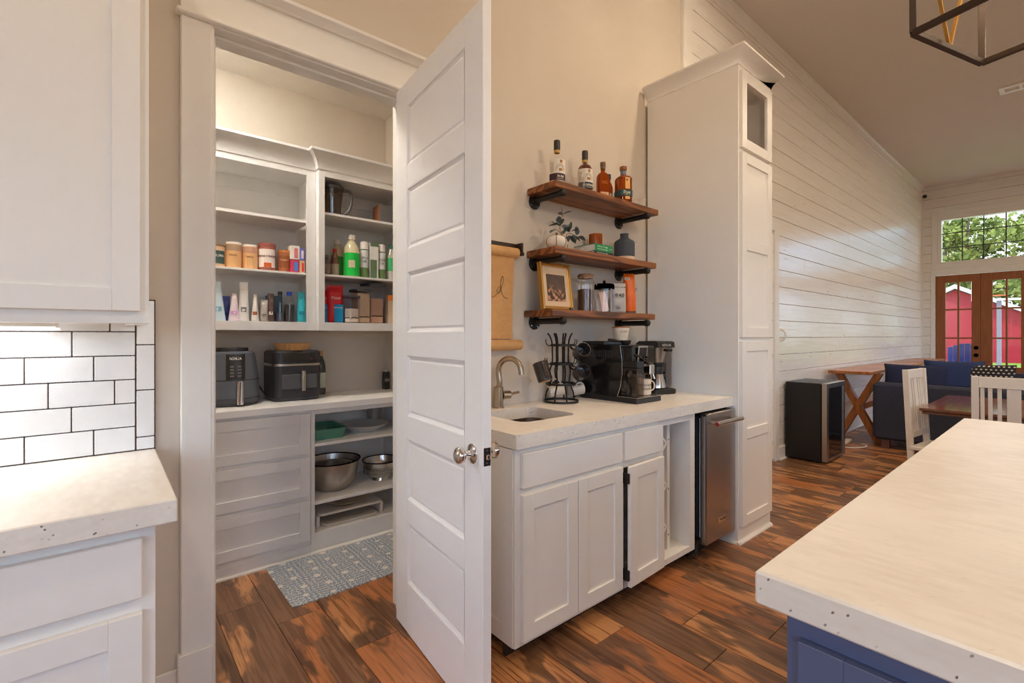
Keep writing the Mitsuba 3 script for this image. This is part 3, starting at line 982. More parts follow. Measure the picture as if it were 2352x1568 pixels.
def open_upper(k, x0, x1, yf, inner, shelves, zb, ztop, crown_top, left):
    a, b, c, d = inner                               # opening x0, x1, z0, z1
    put(k + '__body', cat(box(x0, x0 + .018, yf + .018, PY - .004, zb, ztop, 0), box(x1 - .018, x1, yf + .018, PY - .004, zb, ztop, 0), box(x0, x1, yf + .018, PY - .004, c - .02, c, 0), box(x0, x1, yf + .018, PY - .004, d, d + .02, 0), box(x0, x1, PY - .02, PY - .004, zb, ztop, 0), box(a, b, PY - .032, PY - .02, d - .08, d, .001)), SP, smooth=False)
    put(k + '__face_frame', cat(box(x0, a, yf, yf + .019, zb, ztop, .001), box(b, x1, yf, yf + .019, zb, ztop, .001), box(a, b, yf, yf + .019, zb, c, .0005), box(a, b, yf, yf + .019, d, ztop, .0005)), SP, smooth=False)
    for z0, z1 in shelves:
        put(k + '__shelf', box(a - .02, b + .02, yf + .02, PY - .02, z0, z1, .001), SP, smooth=False)
    put(k + '__crown', crown([(o * .95, h * crown_top / .09) for o, h in CR], x0, x1, yf, PY - .004, ztop - .002, left, False), SP, smooth=45)


k = thing('pantry_shelf_unit', 'white open shelf unit with crown, the set-back one on the left of the pantry wall', 'shelf unit')
open_upper(k, -.58, 1.029, 3.15, (-.5, .973, 1.404, 2.332), ((2.033, 2.051), (1.703, 1.716)), 1.351, 2.372, .112, False)
k = thing('pantry_shelf_unit', 'white open shelf unit with crown, the deeper one beside the pantry door', 'shelf unit')
open_upper(k, 1.030, 1.655, 3.10, (1.068, 1.62, 1.404, 2.331), ((2.096, 2.112), (1.700, 1.714)), 1.351, 2.375, .112, True)
k = thing('kitchen_mat', 'grey-blue floral print floor mat in front of the pantry cabinets', 'floor mat')


def mat_color(p, n, uv):
    x, y = p.x, p.y
    base = mix(srgb(128, 138, 150), srgb(142, 150, 160), fbm(x * 20, y * 20, 0, 2))
    w1 = 0.012 * (fbm(x * 18, y * 18, 3, 2) - .5)
    # sprigs: small turned strokes, one in each cell of two grids
    s = mi.Float(0)
    for g, a0 in ((44.0, 0.3), (38.0, 1.7)):
        gx, gy = x * g + a0 * 7 + w1 * g, y * g + a0 * 3 + w1 * g
        ix, iy = dr.floor(gx), dr.floor(gy)
        a = cell_rand(ix, iy, a0 * 10) * 6.283
        fx_, fy_ = gx - ix - .5, gy - iy - .5
        u, v = dr.cos(a) * fx_ + dr.sin(a) * fy_, -dr.sin(a) * fx_ + dr.cos(a) * fy_
        v = v + 1.2 * u * u - .08
        s = dr.maximum(s, smoothstep(.16, .10, dr.abs(v) * 1.4 + dr.maximum(dr.abs(u) - .34, 0) * 1.5))
    # flowers: lobed discs in a half-drop layout
    gx, gy = x * 9.5, y * 9.5
    ix = dr.floor(gx)
    gy = gy + .5 * (ix - 2 * dr.floor(ix / 2))
    iy = dr.floor(gy)
    fx_ = gx - ix - .5 + .3 * (cell_rand(ix, iy, 5) - .5)
    fy_ = gy - iy - .5 + .3 * (cell_rand(ix, iy, 6) - .5)
    r = dr.sqrt(fx_ * fx_ + fy_ * fy_)
    a = dr.atan2(fy_, fx_) + 6 * cell_rand(ix, iy, 8)
    rad = .165 + .045 * dr.cos(a * 6) + .05 * (cell_rand(ix, iy, 7) - .5)
    fl = smoothstep(rad + .012, rad - .012, r)
    halo = smoothstep(rad + .075, rad + .04, r)
    return mix(base, srgb(224, 218, 208), dr.maximum(fl, s * (1 - halo)))


scene['mat_print'] = principled(proc(mat_color), 0.75, specular=0.2)
put(k, extr(rrect(.690, 1.56, 2.450, 2.963, .03), .006, 0.0005), 'mat_print', smooth=30)

# ------------------------------------------------------------------ bar: shelves, bottles, jars, machines
def pipe_bracket(k, x, z):
    """A black iron pipe arm under a plank whose underside is at z."""
    zc = z - .0245
    a = put(k + '__bracket', cat(tube([(x, WY - .012, zc), (x, 1.845, zc)], .0165, 16)), 'black_iron')
    put(a + '__flange', mv(lathe([(0, 0), (.041, 0), (.043, .003), (.043, .007), (.040, .009), (.024, .011), (.022, .022), (0, .022)], 28), (x, WY - .001, zc - .004), rx=PI / 2), 'black_iron')
    put(a + '__end_cap', mv(lathe([(0, 0), (.019, 0), (.0205, .003), (.0205, .024), (.018, .03), (.012, .033), (0, .034)], 18), (x, 1.852, zc), rx=PI / 2), 'black_iron')
    for q in (.6, 2.2, 3.8, 5.4):
        put(a + '__screw', mv(cyl(.0042, 0, .0015, 10), (x + .033 * math.cos(q), WY - .0095, zc - .004 + .033 * math.sin(q)), rx=PI / 2), 'polished_steel')


SH = ((2.170, 1.871, 2.861, 'top'), (1.808, 1.866, 2.838, 'middle'), (1.463, 1.846, 2.823, 'lowest'))
for z, a, b, w in SH:
    k = thing('wall_shelf', f'dark wood pipe-bracket shelf, the {w} of the three above the bar', 'shelf', 'plank shelves above the bar')
    put(k + '__plank', box(a, b, 1.836, WY - .003, z - .0375, z, .003), 'shelf_wood', smooth=False)
    pipe_bracket(k, 1.926, z - .0375)
    pipe_bracket(k, 2.729, z - .0375)


def bottle_rum(x, y, z, name, label, liquid, band, word):
    k = thing('liquor_bottle', label, 'bottle', 'bottles on the top shelf')
    r = .046
    sh = [(0, 0), (r - .004, 0), (r, .004), (r, .150), (r - .004, .166), (.034, .180), (.020, .188), (.0165, .194), (.0155, .24), (.0175, .242), (.0175, .25)]
    put(k + '__glass', mv(lathe(sh, 36), (x, y, z)), 'clear_glass')
    if liquid:
        put(k + '__liquid', mv(lathe([(0, .006), (r - .004, .007), (r - .003, .150), (r - .008, .166), (.030, .178), (.016, .186), (0, .187)], 36), (x, y, z)), liquid)
    put(k + '__cap', mv(lathe([(0, .268), (.017, .268), (.0182, .265), (.0182, .216), (.0172, .212), (.0165, .212)], 24), (x, y, z)), 'satin', color=srgb(42, 34, 34))
    put(k + '__neck_band', mv(lathe([(.0168, .212), (.0172, .206), (.0168, .196), (.0163, .196)], 24), (x, y, z)), 'satin', color=srgb(186, 146, 70))
    yaw = -2.25
    put(k + '__label', wrap_patch((x, y, z), r, .068, .150, yaw, 1.25, 24), 'matte', color=srgb(222, 214, 200))
    put(k + '__band', wrap_patch((x, y, z), r, .030, .068, yaw, 1.25, 24, .0012), 'matte', color=band)
    put(k + '__lettering', cat(wrap_text(word, .013, (x, y, z + .051), r + .0012, yaw + .35, bold=True), wrap_text('HANDCRAFTED', .005, (x, y, z + .037), r + .0012, yaw + .35)), 'matte', color=srgb(232, 222, 200), smooth=False)
    # the printed arch, rosette and side text of the label
    deco = [wrap_patch((x, y, z), r + .001, .076 + .0085 * i, .0785 + .0085 * i, yaw - .78, .26, 6) for i in range(7)]
    for ra in (.030, .0235):
        for i in range(15):
            a0 = PI * (i + .5) / 15
            px_, pz_ = ra * math.cos(a0), ra * math.sin(a0)
            aa = yaw + .3 + px_ / r
            deco.append(mv(box(-.0012, .0012, -.0004, .0004, -.0026, .0026, 0), (x + (r + .0012) * math.cos(aa), y + (r + .0012) * math.sin(aa), z + .082 + pz_ * 1.25), rz=aa + PI / 2))
    put(k + '__label_print', cat(deco), 'matte', color=srgb(150, 138, 124), smooth=False)
    put(k + '__emblem', cat(wrap_patch((x, y, z), r + .001, .128, .144, yaw + .42, .16, 8), wrap_patch((x, y, z), r + .001, .082, .096, yaw + .35, .22, 8)), 'matte', color=srgb(164, 120, 80), smooth=False)
    return k


bottle_rum(1.982, 1.935, 2.1705, 'rum', 'clear rum bottle with white label and purple band, leftmost on the top shelf', None, srgb(64, 48, 60), 'RUM')
bottle_rum(2.224, 1.935, 2.1705, 'rum', 'amber rum bottle with a white label and dark blue band, second on the top shelf', 'dark_liquid', srgb(46, 56, 70), 'RESERVE')


def flat_bottle(k, x, y, z, w, d, h, neck_r, neck_h, glass, yaw, shoulder=.04):
    """A flask: rounded rectangle body that draws in to a round neck."""
    n, rings = 40, []
    t = np.arange(n) * 2 * PI / n
    e = 4.5

    def sup(a, b):
        c, s = np.cos(t), np.sin(t)
        return np.c_[a * np.sign(c) * np.abs(c) ** (2 / e), b * np.sign(s) * np.abs(s) ** (2 / e)]
    for s, zz in ((.93, 0), (1, .005), (1, h - shoulder)):
        rings.append(np.c_[sup(w / 2 * s, d / 2 * s), np.full(n, zz)])
    for q in (.3, .55, .78, .93, 1.0):
        c = np.c_[neck_r * np.cos(t), neck_r * np.sin(t)]
        f = math.sqrt(max(0, 1 - q * q))
        rings.append(np.c_[sup(w / 2, d / 2) * f + c * (1 - f), np.full(n, h - shoulder + shoulder * q)])
    rings.append(np.c_[neck_r * np.cos(t), neck_r * np.sin(t), np.full(n, h + neck_h)])
    m = mv(loft(rings), (x, y, z), rz=yaw + PI / 2)
    put(k + '__body', m, glass, smooth=45)


k = thing('liquor_bottle', 'slim amber whiskey flask with a brown cork stopper, third on the top shelf', 'bottle', 'bottles on the top shelf')
flat_bottle(k, 2.389, 1.93, 2.1705, .078, .044, .172, .0135, .022, 'amber_liquid', -2.0)
put(k + '__stopper', mv(lathe([(0, .236), (.0165, .236), (.0175, .233), (.0175, .216), (.0158, .214), (.0158, .194), (.014, .192), (0, .192)], 24), (2.389, 1.93, 2.1705)), 'satin', color=srgb(112, 84, 58))
dq = np.array([math.cos(-2.0), math.sin(-2.0)]) * .0235
put(k + '__label', mv(box(-.028, .028, -.0006, 0, 0, .024, 0), (2.389 + dq[0], 1.93 + dq[1], 2.1705 + .022), rz=-2.0 + PI / 2), 'matte', color=srgb(214, 178, 140), smooth=False)
put(k + '__lettering', cat(text_plane('STRAIGHT', .006, (2.389 + dq[0], 1.93 + dq[1], 2.1705 + .108), facing(-2.0)), text_plane('BOURBON', .006, (2.389 + dq[0], 1.93 + dq[1], 2.1705 + .098), facing(-2.0)), text_plane('WHISKEY', .004, (2.389 + dq[0] * 1.03, 1.93 + dq[1] * 1.03, 2.1705 + .032), facing(-2.0))), 'matte', color=srgb(226, 150, 84), smooth=False)
k = thing('liquor_bottle', 'small dark-capped bottle half hidden between the two amber flasks', 'bottle', 'bottles on the top shelf')
put(k + '__body', mv(lathe([(0, 0), (.026, 0), (.027, .004), (.027, .12), (.018, .15), (.012, .158), (.0115, .18), (0, .18)], 24), (2.535, 2.0, 2.1705)), 'amber_liquid')
put(k + '__cap', mv(cyl(.014, .178, .21, 20), (2.535, 2.0, 2.1705)), 'satin', color=srgb(52, 36, 28))
put(k + '__label', wrap_patch((2.535, 2.0, 2.1705), .027, .02, .08, -2.3, 1.1), 'matte', color=srgb(206, 184, 160))
k = thing('liquor_bottle', 'squat amber rye bottle with a wooden stopper and blue-green label', 'bottle', 'bottles on the top shelf')
flat_bottle(k, 2.565, 1.905, 2.1705, .092, .092, .182, .0175, .010, 'amber_liquid', -2.0, .026)
put(k + '__neck_wrap', mv(cyl(.0185, .186, .214, 20), (2.565, 1.905, 2.1705)), 'satin', color=srgb(104, 116, 132))
put(k + '__stopper', mv(lathe([(0, .242), (.0215, .242), (.023, .239), (.023, .222), (.021, .219), (.019, .214), (0, .214)], 24), (2.565, 1.905, 2.1705)), 'satin', color=srgb(136, 84, 50))
dq = np.array([math.cos(-2.0), math.sin(-2.0)]) * .0475
ox, oy = 2.565 + dq[0], 1.905 + dq[1]
put(k + '__label', cat(mv(box(-.012, .022, -.0006, 0, .088, .162, 0), (ox, oy, 2.1705), rz=-2.0 + PI / 2), mv(box(-.012, .022, -.0006, 0, .022, .04, 0), (ox, oy, 2.1705), rz=-2.0 + PI / 2)), 'matte', color=srgb(226, 176, 116), smooth=False)
put(k + '__band', mv(rbox(.0945, .0945, .046, .018, 4), (2.565, 1.905, 2.1705 + .04), rz=-2.0 + PI / 2), 'matte', color=srgb(58, 82, 84), smooth=30)
put(k + '__lettering', cat(text_plane('Rye', .020, (ox + dq[0] * .02, oy + dq[1] * .02, 2.1705 + .056), facing(-2.0), bold=True), text_plane('FOUR YEARS', .0045, (ox + dq[0] * .02, oy + dq[1] * .02, 2.1705 + .046), facing(-2.0))), 'matte', color=srgb(216, 208, 178), smooth=False)
put(k + '__emblem', mv(cyl(.007, 0, .0007, 16, .0001), (ox, oy, 2.1705 + .145), rz=-2.0 + PI / 2, rx=PI / 2), 'matte', color=srgb(140, 96, 48))


def tumbler(x, y, z, r, h, label, group='glasses on the top shelf', handle=False):
    k = thing('glass_tumbler' if not handle else 'glass_mug', label, 'glass', group)
    put(k + '__bowl', mv(lathe([(0, .008), (r * .86, .008), (r, h), (r + .0018, h), (r * .9, .002), (r * .86, 0), (0, 0)], 32), (x, y, z)), 'clear_glass')
    if handle:
        put(k + '__handle', tube(spline([(x + r * .95, y - .01, z + h * .82), (x + r + .028, y - .02, z + h * .72), (x + r + .034, y - .02, z + h * .45), (x + r * .92, y - .01, z + h * .2)], 18), .005, 10), 'clear_glass')
    return k


tumbler(2.132, 2.00, 2.1705, .036, .105, 'clear tumbler standing behind, between the two rum bottles')
tumbler(2.150, 1.915, 2.1705, .034, .095, 'clear tumbler at the front between the two rum bottles')
tumbler(2.700, 1.995, 2.1705, .042, .17, 'tall clear glass mug with a handle behind the rye bottle', handle=True)
tumbler(2.802, 1.94, 2.1705, .036, .095, 'clear tumbler at the right end of the top shelf')

# middle shelf
k = thing('pumpkin', 'off-white fabric pumpkin ornament with a twine rib on the middle shelf', 'ornament')
n = 64
v, f = [], []
px, py, pz = 1.977, 1.935, 1.8085
for i in range(15):
    t = PI * i / 14
    for j in range(n):
        q = 2 * PI * j / n
        lobe = 1 + .05 * abs(math.cos(3 * q)) ** .6
        r = .060 * math.sin(t) ** .8 * lobe
        v.append([px + r * math.cos(q), py + r * math.sin(q), pz + .044 - .044 * math.cos(t) * (1 - .22 * math.sin(t) ** 0.01 * (abs(math.cos(t)) > .9))])
for i in range(14):
    for j in range(n):
        j2 = (j + 1) % n
        f += [[i * n + j, i * n + j2, (i + 1) * n + j2], [i * n + j, (i + 1) * n + j2, (i + 1) * n + j]]
m = mesh(v, f)
m.vertices[:, 2] -= m.vertices[:, 2].min() - pz
put(k + '__body', m, 'fabric', color=srgb(214, 206, 194), smooth=True)
for q in (-2.35, -1.3, -.3, .7, 1.75, 2.8):
    put(k + '__twine', tube([(px + (.0625 * math.sin(t) ** .8 + .001) * math.cos(q), py + (.0625 * math.sin(t) ** .8 + .001) * math.sin(q), pz + .044 - .042 * math.cos(t)) for t in np.linspace(.25, PI - .1, 14)], .0022, 6), 'matte', color=srgb(150, 112, 76))
put(k + '__stem', tube([(px, py, pz + .08), (px + .004, py, pz + .10)], [.008, .006], 8), 'matte', color=srgb(120, 92, 64))
k = thing('eucalyptus_stem', 'grey-green artificial eucalyptus sprig lying over the fabric pumpkin', 'plant')
br = [spline([(2.05, 1.92, 1.822), (2.035, 1.925, 1.88), (2.0, 1.93, 1.94), (2.015, 1.93, 1.985), (2.02, 1.93, 2.04), (2.012, 1.93, 2.06)], 24), spline([(2.045, 1.92, 1.85), (2.09, 1.93, 1.92), (2.13, 1.925, 1.91), (2.185, 1.92, 1.905)], 20), spline([(2.03, 1.925, 1.87), (1.99, 1.93, 1.92), (1.945, 1.925, 1.925)], 14)]
for b in br:
    put(k + '__twig', tube(b, .0017, 6), 'matte', color=srgb(120, 92, 64))


def leafm(c, w, l, yaw, pitch, roll=0):
    pts = []
    t = np.linspace(0, 1, 9)
    prof = np.sin(PI * t ** .8) ** .75
    vv, ff = [], []
    for s in (-1, 0, 1):
        for ti, pi_ in zip(t, prof):
            vv.append([ti * l, s * w / 2 * pi_, .0018 + .004 * abs(s) * pi_ - .012 * (ti - .5) ** 2])
    n_ = len(t)
    for a_ in range(2):
        for b_ in range(n_ - 1):
            ff += [[a_ * n_ + b_, a_ * n_ + b_ + 1, (a_ + 1) * n_ + b_ + 1], [a_ * n_ + b_, (a_ + 1) * n_ + b_ + 1, (a_ + 1) * n_ + b_]]
    up = mesh(vv, ff)
    dn = up.copy()
    dn.vertices[:, 2] -= .0012
    dn.invert()
    m_ = cat(up, dn)
    m_.apply_transform(trimesh.transformations.euler_matrix(roll, -pitch, yaw, 'sxyz'))
    m_.apply_translation(c)
    return m_


LV = [((2.028, 1.93, 2.025), .020, .058, -.35, .35), ((2.02, 1.93, 2.02), .022, .030, 2.9, .2), ((1.985, 1.92, 1.965), .034, .050, .9, 1.1), ((2.005, 1.93, 1.96), .036, .044, -.2, 1.0), ((1.975, 1.92, 1.955), .052, .066, 2.9, -.25), ((1.97, 1.905, 1.945), .056, .07, 3.3, .1),
      ((1.985, 1.895, 1.935), .050, .052, -.3, .25), ((2.03, 1.93, 1.91), .040, .05, .2, .8), ((2.05, 1.93, 1.93), .034, .05, .4, .9), ((2.085, 1.93, 1.93), .034, .045, 2.6, .7), ((2.09, 1.93, 1.945), .028, .052, .5, 1.2), ((2.10, 1.925, 1.935), .03, .04, -.5, .3),
      ((2.06, 1.905, 1.90), .042, .06, -.4, -.9), ((2.08, 1.905, 1.905), .038, .056, .3, -.8), ((2.135, 1.92, 1.915), .034, .058, 1.0, 1.35), ((2.13, 1.915, 1.905), .032, .052, 3.6, -.55), ((2.15, 1.92, 1.91), .03, .052, -.35, -.45), ((2.04, 1.90, 1.895), .036, .05, -2.4, -.9), ((2.11, 1.915, 1.90), .03, .045, -1.0, -.7), ((1.95, 1.915, 1.92), .04, .045, 3.0, -.5)]
for i, (c, w, l, yw, pt) in enumerate(LV):
    put(k + '__leaf', leafm(c, w, l, yw, pt, .5 * math.sin(i * 2.3)), 'matte', color=srgb(*((78, 88, 90), (98, 110, 108), (66, 76, 82))[i % 3]), smooth=True)
k = thing('candle_glass', 'ribbed amber glass candle holder on the books, middle shelf', 'candle')
put(k + '__glass', mv(lathe([(0, 0), (.036, 0), (.038, .004), (.040, .095), (.0375, .095), (.035, .012), (0, .012)], 48), (2.385, 1.985, 1.8685)), 'amber_glass')
for i in range(24):
    q = 2 * PI * i / 24
    put(k + '__rib', tube([(2.385 + .0395 * math.cos(q), 1.985 + .0395 * math.sin(q), 1.872), (2.385 + .0405 * math.cos(q), 1.985 + .0405 * math.sin(q), 1.962)], .0022, 6), 'amber_glass')
put(k + '__wax', mv(cyl(.034, .013, .05, 28), (2.385, 1.985, 1.8685)), 'satin', color=srgb(200, 110, 50))


def book(k, w, l, h, cover, page, spine_text, tcol, pose):
    """Lies flat, spine along +x at the -y side; w across, l along the spine."""
    t = .0022
    ms = {'cover': cat(box(0, l, 0, w, 0, t, .0005), box(0, l, 0, w, h - t, h, .0005), box(0, l, -.001, t, 0, h, .001)), 'pages': box(.003, l - .003, .001, w - .004, t, h - t, 0)}
    tx = [text_plane(s, hh, (l * fx_, -.0012, h * fz), '-y', center=True) for s, hh, fx_, fz in spine_text]
    for n_, m_ in ms.items():
        m_.apply_transform(pose)
        put(k + '__' + n_, m_, 'satin' if n_ == 'cover' else 'matte', color=cover if n_ == 'cover' else page, smooth=False)
    if tx:
        m_ = cat(tx)
        m_.apply_transform(pose)
        put(k + '__lettering', m_, 'matte', color=tcol, smooth=False)


k = thing('book', 'thin dark book with white lettering on its spine, under the green book on the middle shelf', 'book')
book(k, .175, .19, .014, srgb(40, 36, 36), srgb(214, 208, 198), [('Small Stores Southern Style', .006, .40, .3)], srgb(214, 206, 196), mat(.03, (2.205, 1.846, 1.8085)))
k = thing('book', 'thick book with a green spine lying on the thin dark book', 'book')
book(k, .17, .170, .044, srgb(28, 122, 66), srgb(220, 216, 208), [('Cutting Through', .010, .40, .58), ('Every Garden Corner', .008, .42, .24), ('HILLS', .007, .88, .42)], srgb(190, 226, 196), mat(.03, (2.217, 1.848, 1.8235)))
k = thing('vase', 'matte charcoal bottle vase with a bare pale clay foot at the right of the middle shelf', 'vase')
P = [(0, 0), (.064, 0), (.066, .003), (.066, .030)]
put(k + '__foot', mv(lathe([(0, 0), (.064, 0), (.066, .003), (.066, .032), (.064, .032)], 40), (2.637, 1.95, 1.8085)), 'matte', color=srgb(206, 180, 152))
put(k + '__body', mv(lathe([(.0662, .031), (.067, .05), (.067, .122), (.063, .134), (.050, .144), (.034, .153), (.027, .162), (.026, .172), (.028, .181), (.0285, .185), (.025, .187), (.021, .183), (.021, .16), (0, .15)], 40), (2.637, 1.95, 1.8085)), 'matte', color=srgb(72, 76, 82))

# lowest shelf
k = thing('picture_frame', 'gold framed small floral print leaning on the lowest shelf', 'picture')
W, Hh, D = .245, .272, .028
lean = math.radians(7)


def pf(m_):
    m_ = m_.copy()
    m_.apply_transform(trimesh.transformations.rotation_matrix(-lean, [1, 0, 0]))
    m_.apply_translation([1.868, 1.952, 1.4645])
    return m_


fw_ = .020
fp = [(0, 0), (.0, -D), (.004, -D - .004), (.009, -D - .004), (.013, -D), (.016, -D + .006), (fw_, -D + .008), (fw_, 0)]


def frame_mould(x0, x1, z0, z1, prof):
    loops = []
    for o, y in prof:
        loops.append([[x0 + o, y, z0 + o], [x1 - o, y, z0 + o], [x1 - o, y, z1 - o], [x0 + o, y, z1 - o]])
    v_ = np.array(loops).reshape(-1, 3)
    f_ = []
    for i in range(len(prof)):
        i2 = (i + 1) % len(prof)
        for c in range(4):
            c2 = (c + 1) % 4
            f_ += [[i * 4 + c, i * 4 + c2, i2 * 4 + c2], [i * 4 + c, i2 * 4 + c2, i2 * 4 + c]]
    m_ = mesh(v_, f_)
    m_.fix_normals()
    return m_


put(k + '__moulding', pf(frame_mould(0, W, 0, Hh, fp)), 'gilt', smooth=25)
put(k + '__mount', pf(box(.016, W - .016, -D + .010, -D + .014, .016, Hh - .016, 0)), 'matte', color=srgb(222, 194, 160), smooth=False)


def flower_print(p, n, uv):
    x, z = p.x * 60, p.z * 60
    blot = fbm(x * .5, z * .5, 0, 4)
    h = smoothstep(1.62, 1.54, p.z + .05 * (blot - .5) + .6 * dr.square(p.x - 1.985))
    petal = smoothstep(.45, .62, fbm(x * .9 + 3, z * .9, 2, 3)) * h
    c = mix(srgb(84, 68, 58), srgb(104, 86, 74), blot)
    c = mix(c, srgb(60, 50, 44), h * .5)
    return mix(c, srgb(204, 148, 116), petal)


scene['flower_print'] = principled(proc(flower_print), 0.8)
put(k + '__print', pf(box(.048, W - .050, -D + .006, -D + .010, .052, .205, .001)), 'flower_print', smooth=False)
put(k + '__backing', pf(box(.01, W - .01, -.006, 0, .01, Hh - .01, 0)), 'matte', color=srgb(90, 66, 44), smooth=False)
k = thing('knob_ornament', 'tiny dark knob lying in front of the gold picture frame', 'ornament')
put(k, mv(lathe([(0, 0), (.009, 0), (.012, .004), (.012, .009), (.008, .014), (0, .0155)], 20), (2.02, 1.86, 1.4635)), 'gloss', color=srgb(28, 20, 18))


def coffee_color(p, n, uv):
    return mix(srgb(60, 36, 22), srgb(98, 64, 42), fbm(p.x * 260, p.y * 260, p.z * 260, 2))


scene['ground_coffee'] = principled(proc(coffee_color), 0.9, specular=0.1)
k = thing('storage_jar', 'clip-top glass jar two thirds full of ground coffee on the lowest shelf', 'jar')
jx, jy, jz = 2.247, 1.95, 1.4635
put(k + '__glass', mv(lathe([(0, 0), (.049, 0), (.052, .004), (.052, .168), (.048, .178), (.0445, .184), (.0445, .205), (.047, .207)], 40), (jx, jy, jz)), 'clear_glass')
put(k + '__coffee', mv(lathe([(0, .004), (.048, .004), (.0492, .007), (.0492, .134), (.03, .139), (0, .137)], 40), (jx, jy, jz)), 'ground_coffee')
put(k + '__seal', mv(lathe([(.046, .205), (.0485, .207), (.0485, .211), (.046, .213)], 32), (jx, jy, jz)), 'satin', color=srgb(170, 130, 96))
put(k + '__lid', mv(lathe([(0, .232), (.040, .231), (.049, .226), (.0495, .214), (.046, .213), (0, .213)], 36), (jx, jy, jz)), 'satin', color=srgb(132, 94, 66))
for s in (1, -1):
    put(k + '__wire', tube(spline([(jx + s * .046, jy - .01, jz + .19), (jx + s * .058, jy - .014, jz + .20), (jx + s * .056, jy - .012, jz + .222), (jx + s * .044, jy - .01, jz + .231)], 16), .0017, 6), 'polished_steel')
put(k + '__clasp', tube([(jx + .05, jy - .02, jz + .205), (jx + .072, jy - .03, jz + .165)], .0022, 6), 'polished_steel')
k = thing('glass_canister', 'glass canister with a brass lid and ball knob, full of packets, on the lowest shelf', 'jar')
cx, cy = 2.425, 1.948
put(k + '__glass', mv(lathe([(0, 0), (.057, 0), (.060, .004), (.060, .158), (.0615, .160)], 40), (cx, cy, jz)), 'clear_glass')
put(k + '__lid', mv(lathe([(0, .184), (.055, .183), (.0615, .179), (.0625, .176), (.0625, .150), (.0605, .150), (.0605, .16), (0, .16)], 40), (cx, cy, jz)), 'brass')
put(k + '__knob', mv(lathe([(0, .184), (.006, .184), (.005, .188), (.009, .193), (.011, .199), (.008, .206), (0, .209)], 24), (cx, cy, jz)), 'polished_steel')
pk = random.Random(3)
for i in range(9):
    q = pk.uniform(0, 2 * PI)
    m_ = box(-.022, .022, -.002, .002, 0, .115 + pk.uniform(-.02, .02), .001)
    m_.apply_transform(trimesh.transformations.euler_matrix(pk.uniform(-.12, .12), pk.uniform(-.22, .22), q, 'sxyz'))
    m_.apply_translation([cx + .022 * math.cos(q * 1.7), cy + .022 * math.sin(q * 1.7), jz + .008])
    kk = thing('packet', 'small paper sachet inside the brass-lidded glass canister', 'packet', 'sachets in the glass canister')
    put(kk, m_, 'satin', color=srgb(*((232, 222, 210), (170, 164, 158), (226, 186, 162))[i % 3]), smooth=False)


def pouch(w, d, h, topw=None, n=28, m=14, crump=.0015, seed=0, foot=.75, flat=.9, lean_=0.0):
    """A stand-up pouch: an oval foot that flattens to a seam at the top; stands on z = 0, its wide face to -y."""
    t = np.arange(n) * 2 * PI / n
    topw = topw or w
    rings = []
    for i in range(m + 1):
        s = i / m
        ww = (w + (topw - w) * s) / 2 * (1 - .04 * math.sin(PI * s))
        dd = d / 2 * (foot + (1 - foot) * math.sin(PI * min(1, s * 1.6)) if s < .31 else math.cos((s - .31) / .69 * PI / 2) ** .8) + .0012
        if s > flat:
            dd = .0014
        e = 2.0 + 2.2 * s
        c, q = np.cos(t), np.sin(t)
        rings.append(np.c_[ww * np.sign(c) * np.abs(c) ** (2 / e), dd * np.sign(q) * np.abs(q) ** (2 / 2.2) + lean_ * s, np.full(n, h * s)])
    mm = loft(rings)
    nn = meshkit.fbm(mm.vertices * 55 + seed * 7.1, 3, seed) - .5
    mm.vertices[:, 1] += nn * crump * 6 * np.clip(mm.vertices[:, 2] / h * 3, 0, 1)
    return mm


def pcol(m_, bands):
    """Colours by height for print on a bag: [(z from, colour)]; the mesh gets faces of its own there."""
    c = np.zeros((len(m_.vertices), 3))
    for z0, col in bands:
        c[m_.vertices[:, 2] >= z0] = col
    return c


def bag(name, label, cat_, group, loc, yaw, m_, col, finish='satin', **parts):
    k = thing(name, label, cat_, group)
    put(k + '__bag', mv(m_, loc, rz=yaw + PI / 2), finish, color=col, smooth=True)
    return k


def on_face(loc, yaw, off, x, z, m_):
    """Places a small flat mesh (xy plane, front +z) on a face with outward normal yaw, off in front of loc."""
    ax = np.array(facing(yaw))
    m_ = m_.copy()
    m_.vertices = m_.vertices @ ax + np.array(loc) + ax[2] * off + ax[0] * x + np.array([0, 0, z])
    return m_


def rect(w, h, t=.0006):
    return box(-w / 2, w / 2, -h / 2, h / 2, 0, t, 0)


def txt(s, h, bold=False):
    m_ = meshkit.text_mesh(s, h, .0005, bold)
    b = m_.bounds
    m_.apply_translation([-(b[0][0] + b[1][0]) / 2, -(b[0][1] + b[1][1]) / 2, 0])
    return m_


Z3 = 1.4635
k = bag('coffee_bag', 'silver stand-up pouch printed KG beside the brass-lidded canister', 'bag', None, (2.525, 1.915, Z3), -2.1, pouch(.105, .055, .192, .10, seed=4), srgb(176, 172, 168))
L_ = (2.525, 1.915, Z3)
put(k + '__print', cat(on_face(L_, -2.1, .028, .0, .115, txt('O KG', .018, True)), on_face(L_, -2.1, .031, 0, .100, rect(.06, .0012)), on_face(L_, -2.1, .010, 0, .166, rect(.095, .0035))), 'matte', color=srgb(40, 38, 38), smooth=False)
put(k + '__small_print', cat(on_face(L_, -2.1, .029, -.02, .045, txt('COFFEE', .006)), on_face(L_, -2.1, .029, -.012, .032, rect(.028, .012))), 'matte', color=srgb(120, 116, 112), smooth=False)
k = bag('coffee_bag', 'dark brown pouch between the silver pouch and the orange bag', 'bag', None, (2.618, 1.965, Z3), -2.1, pouch(.065, .05, .165, seed=5), srgb(62, 50, 44))
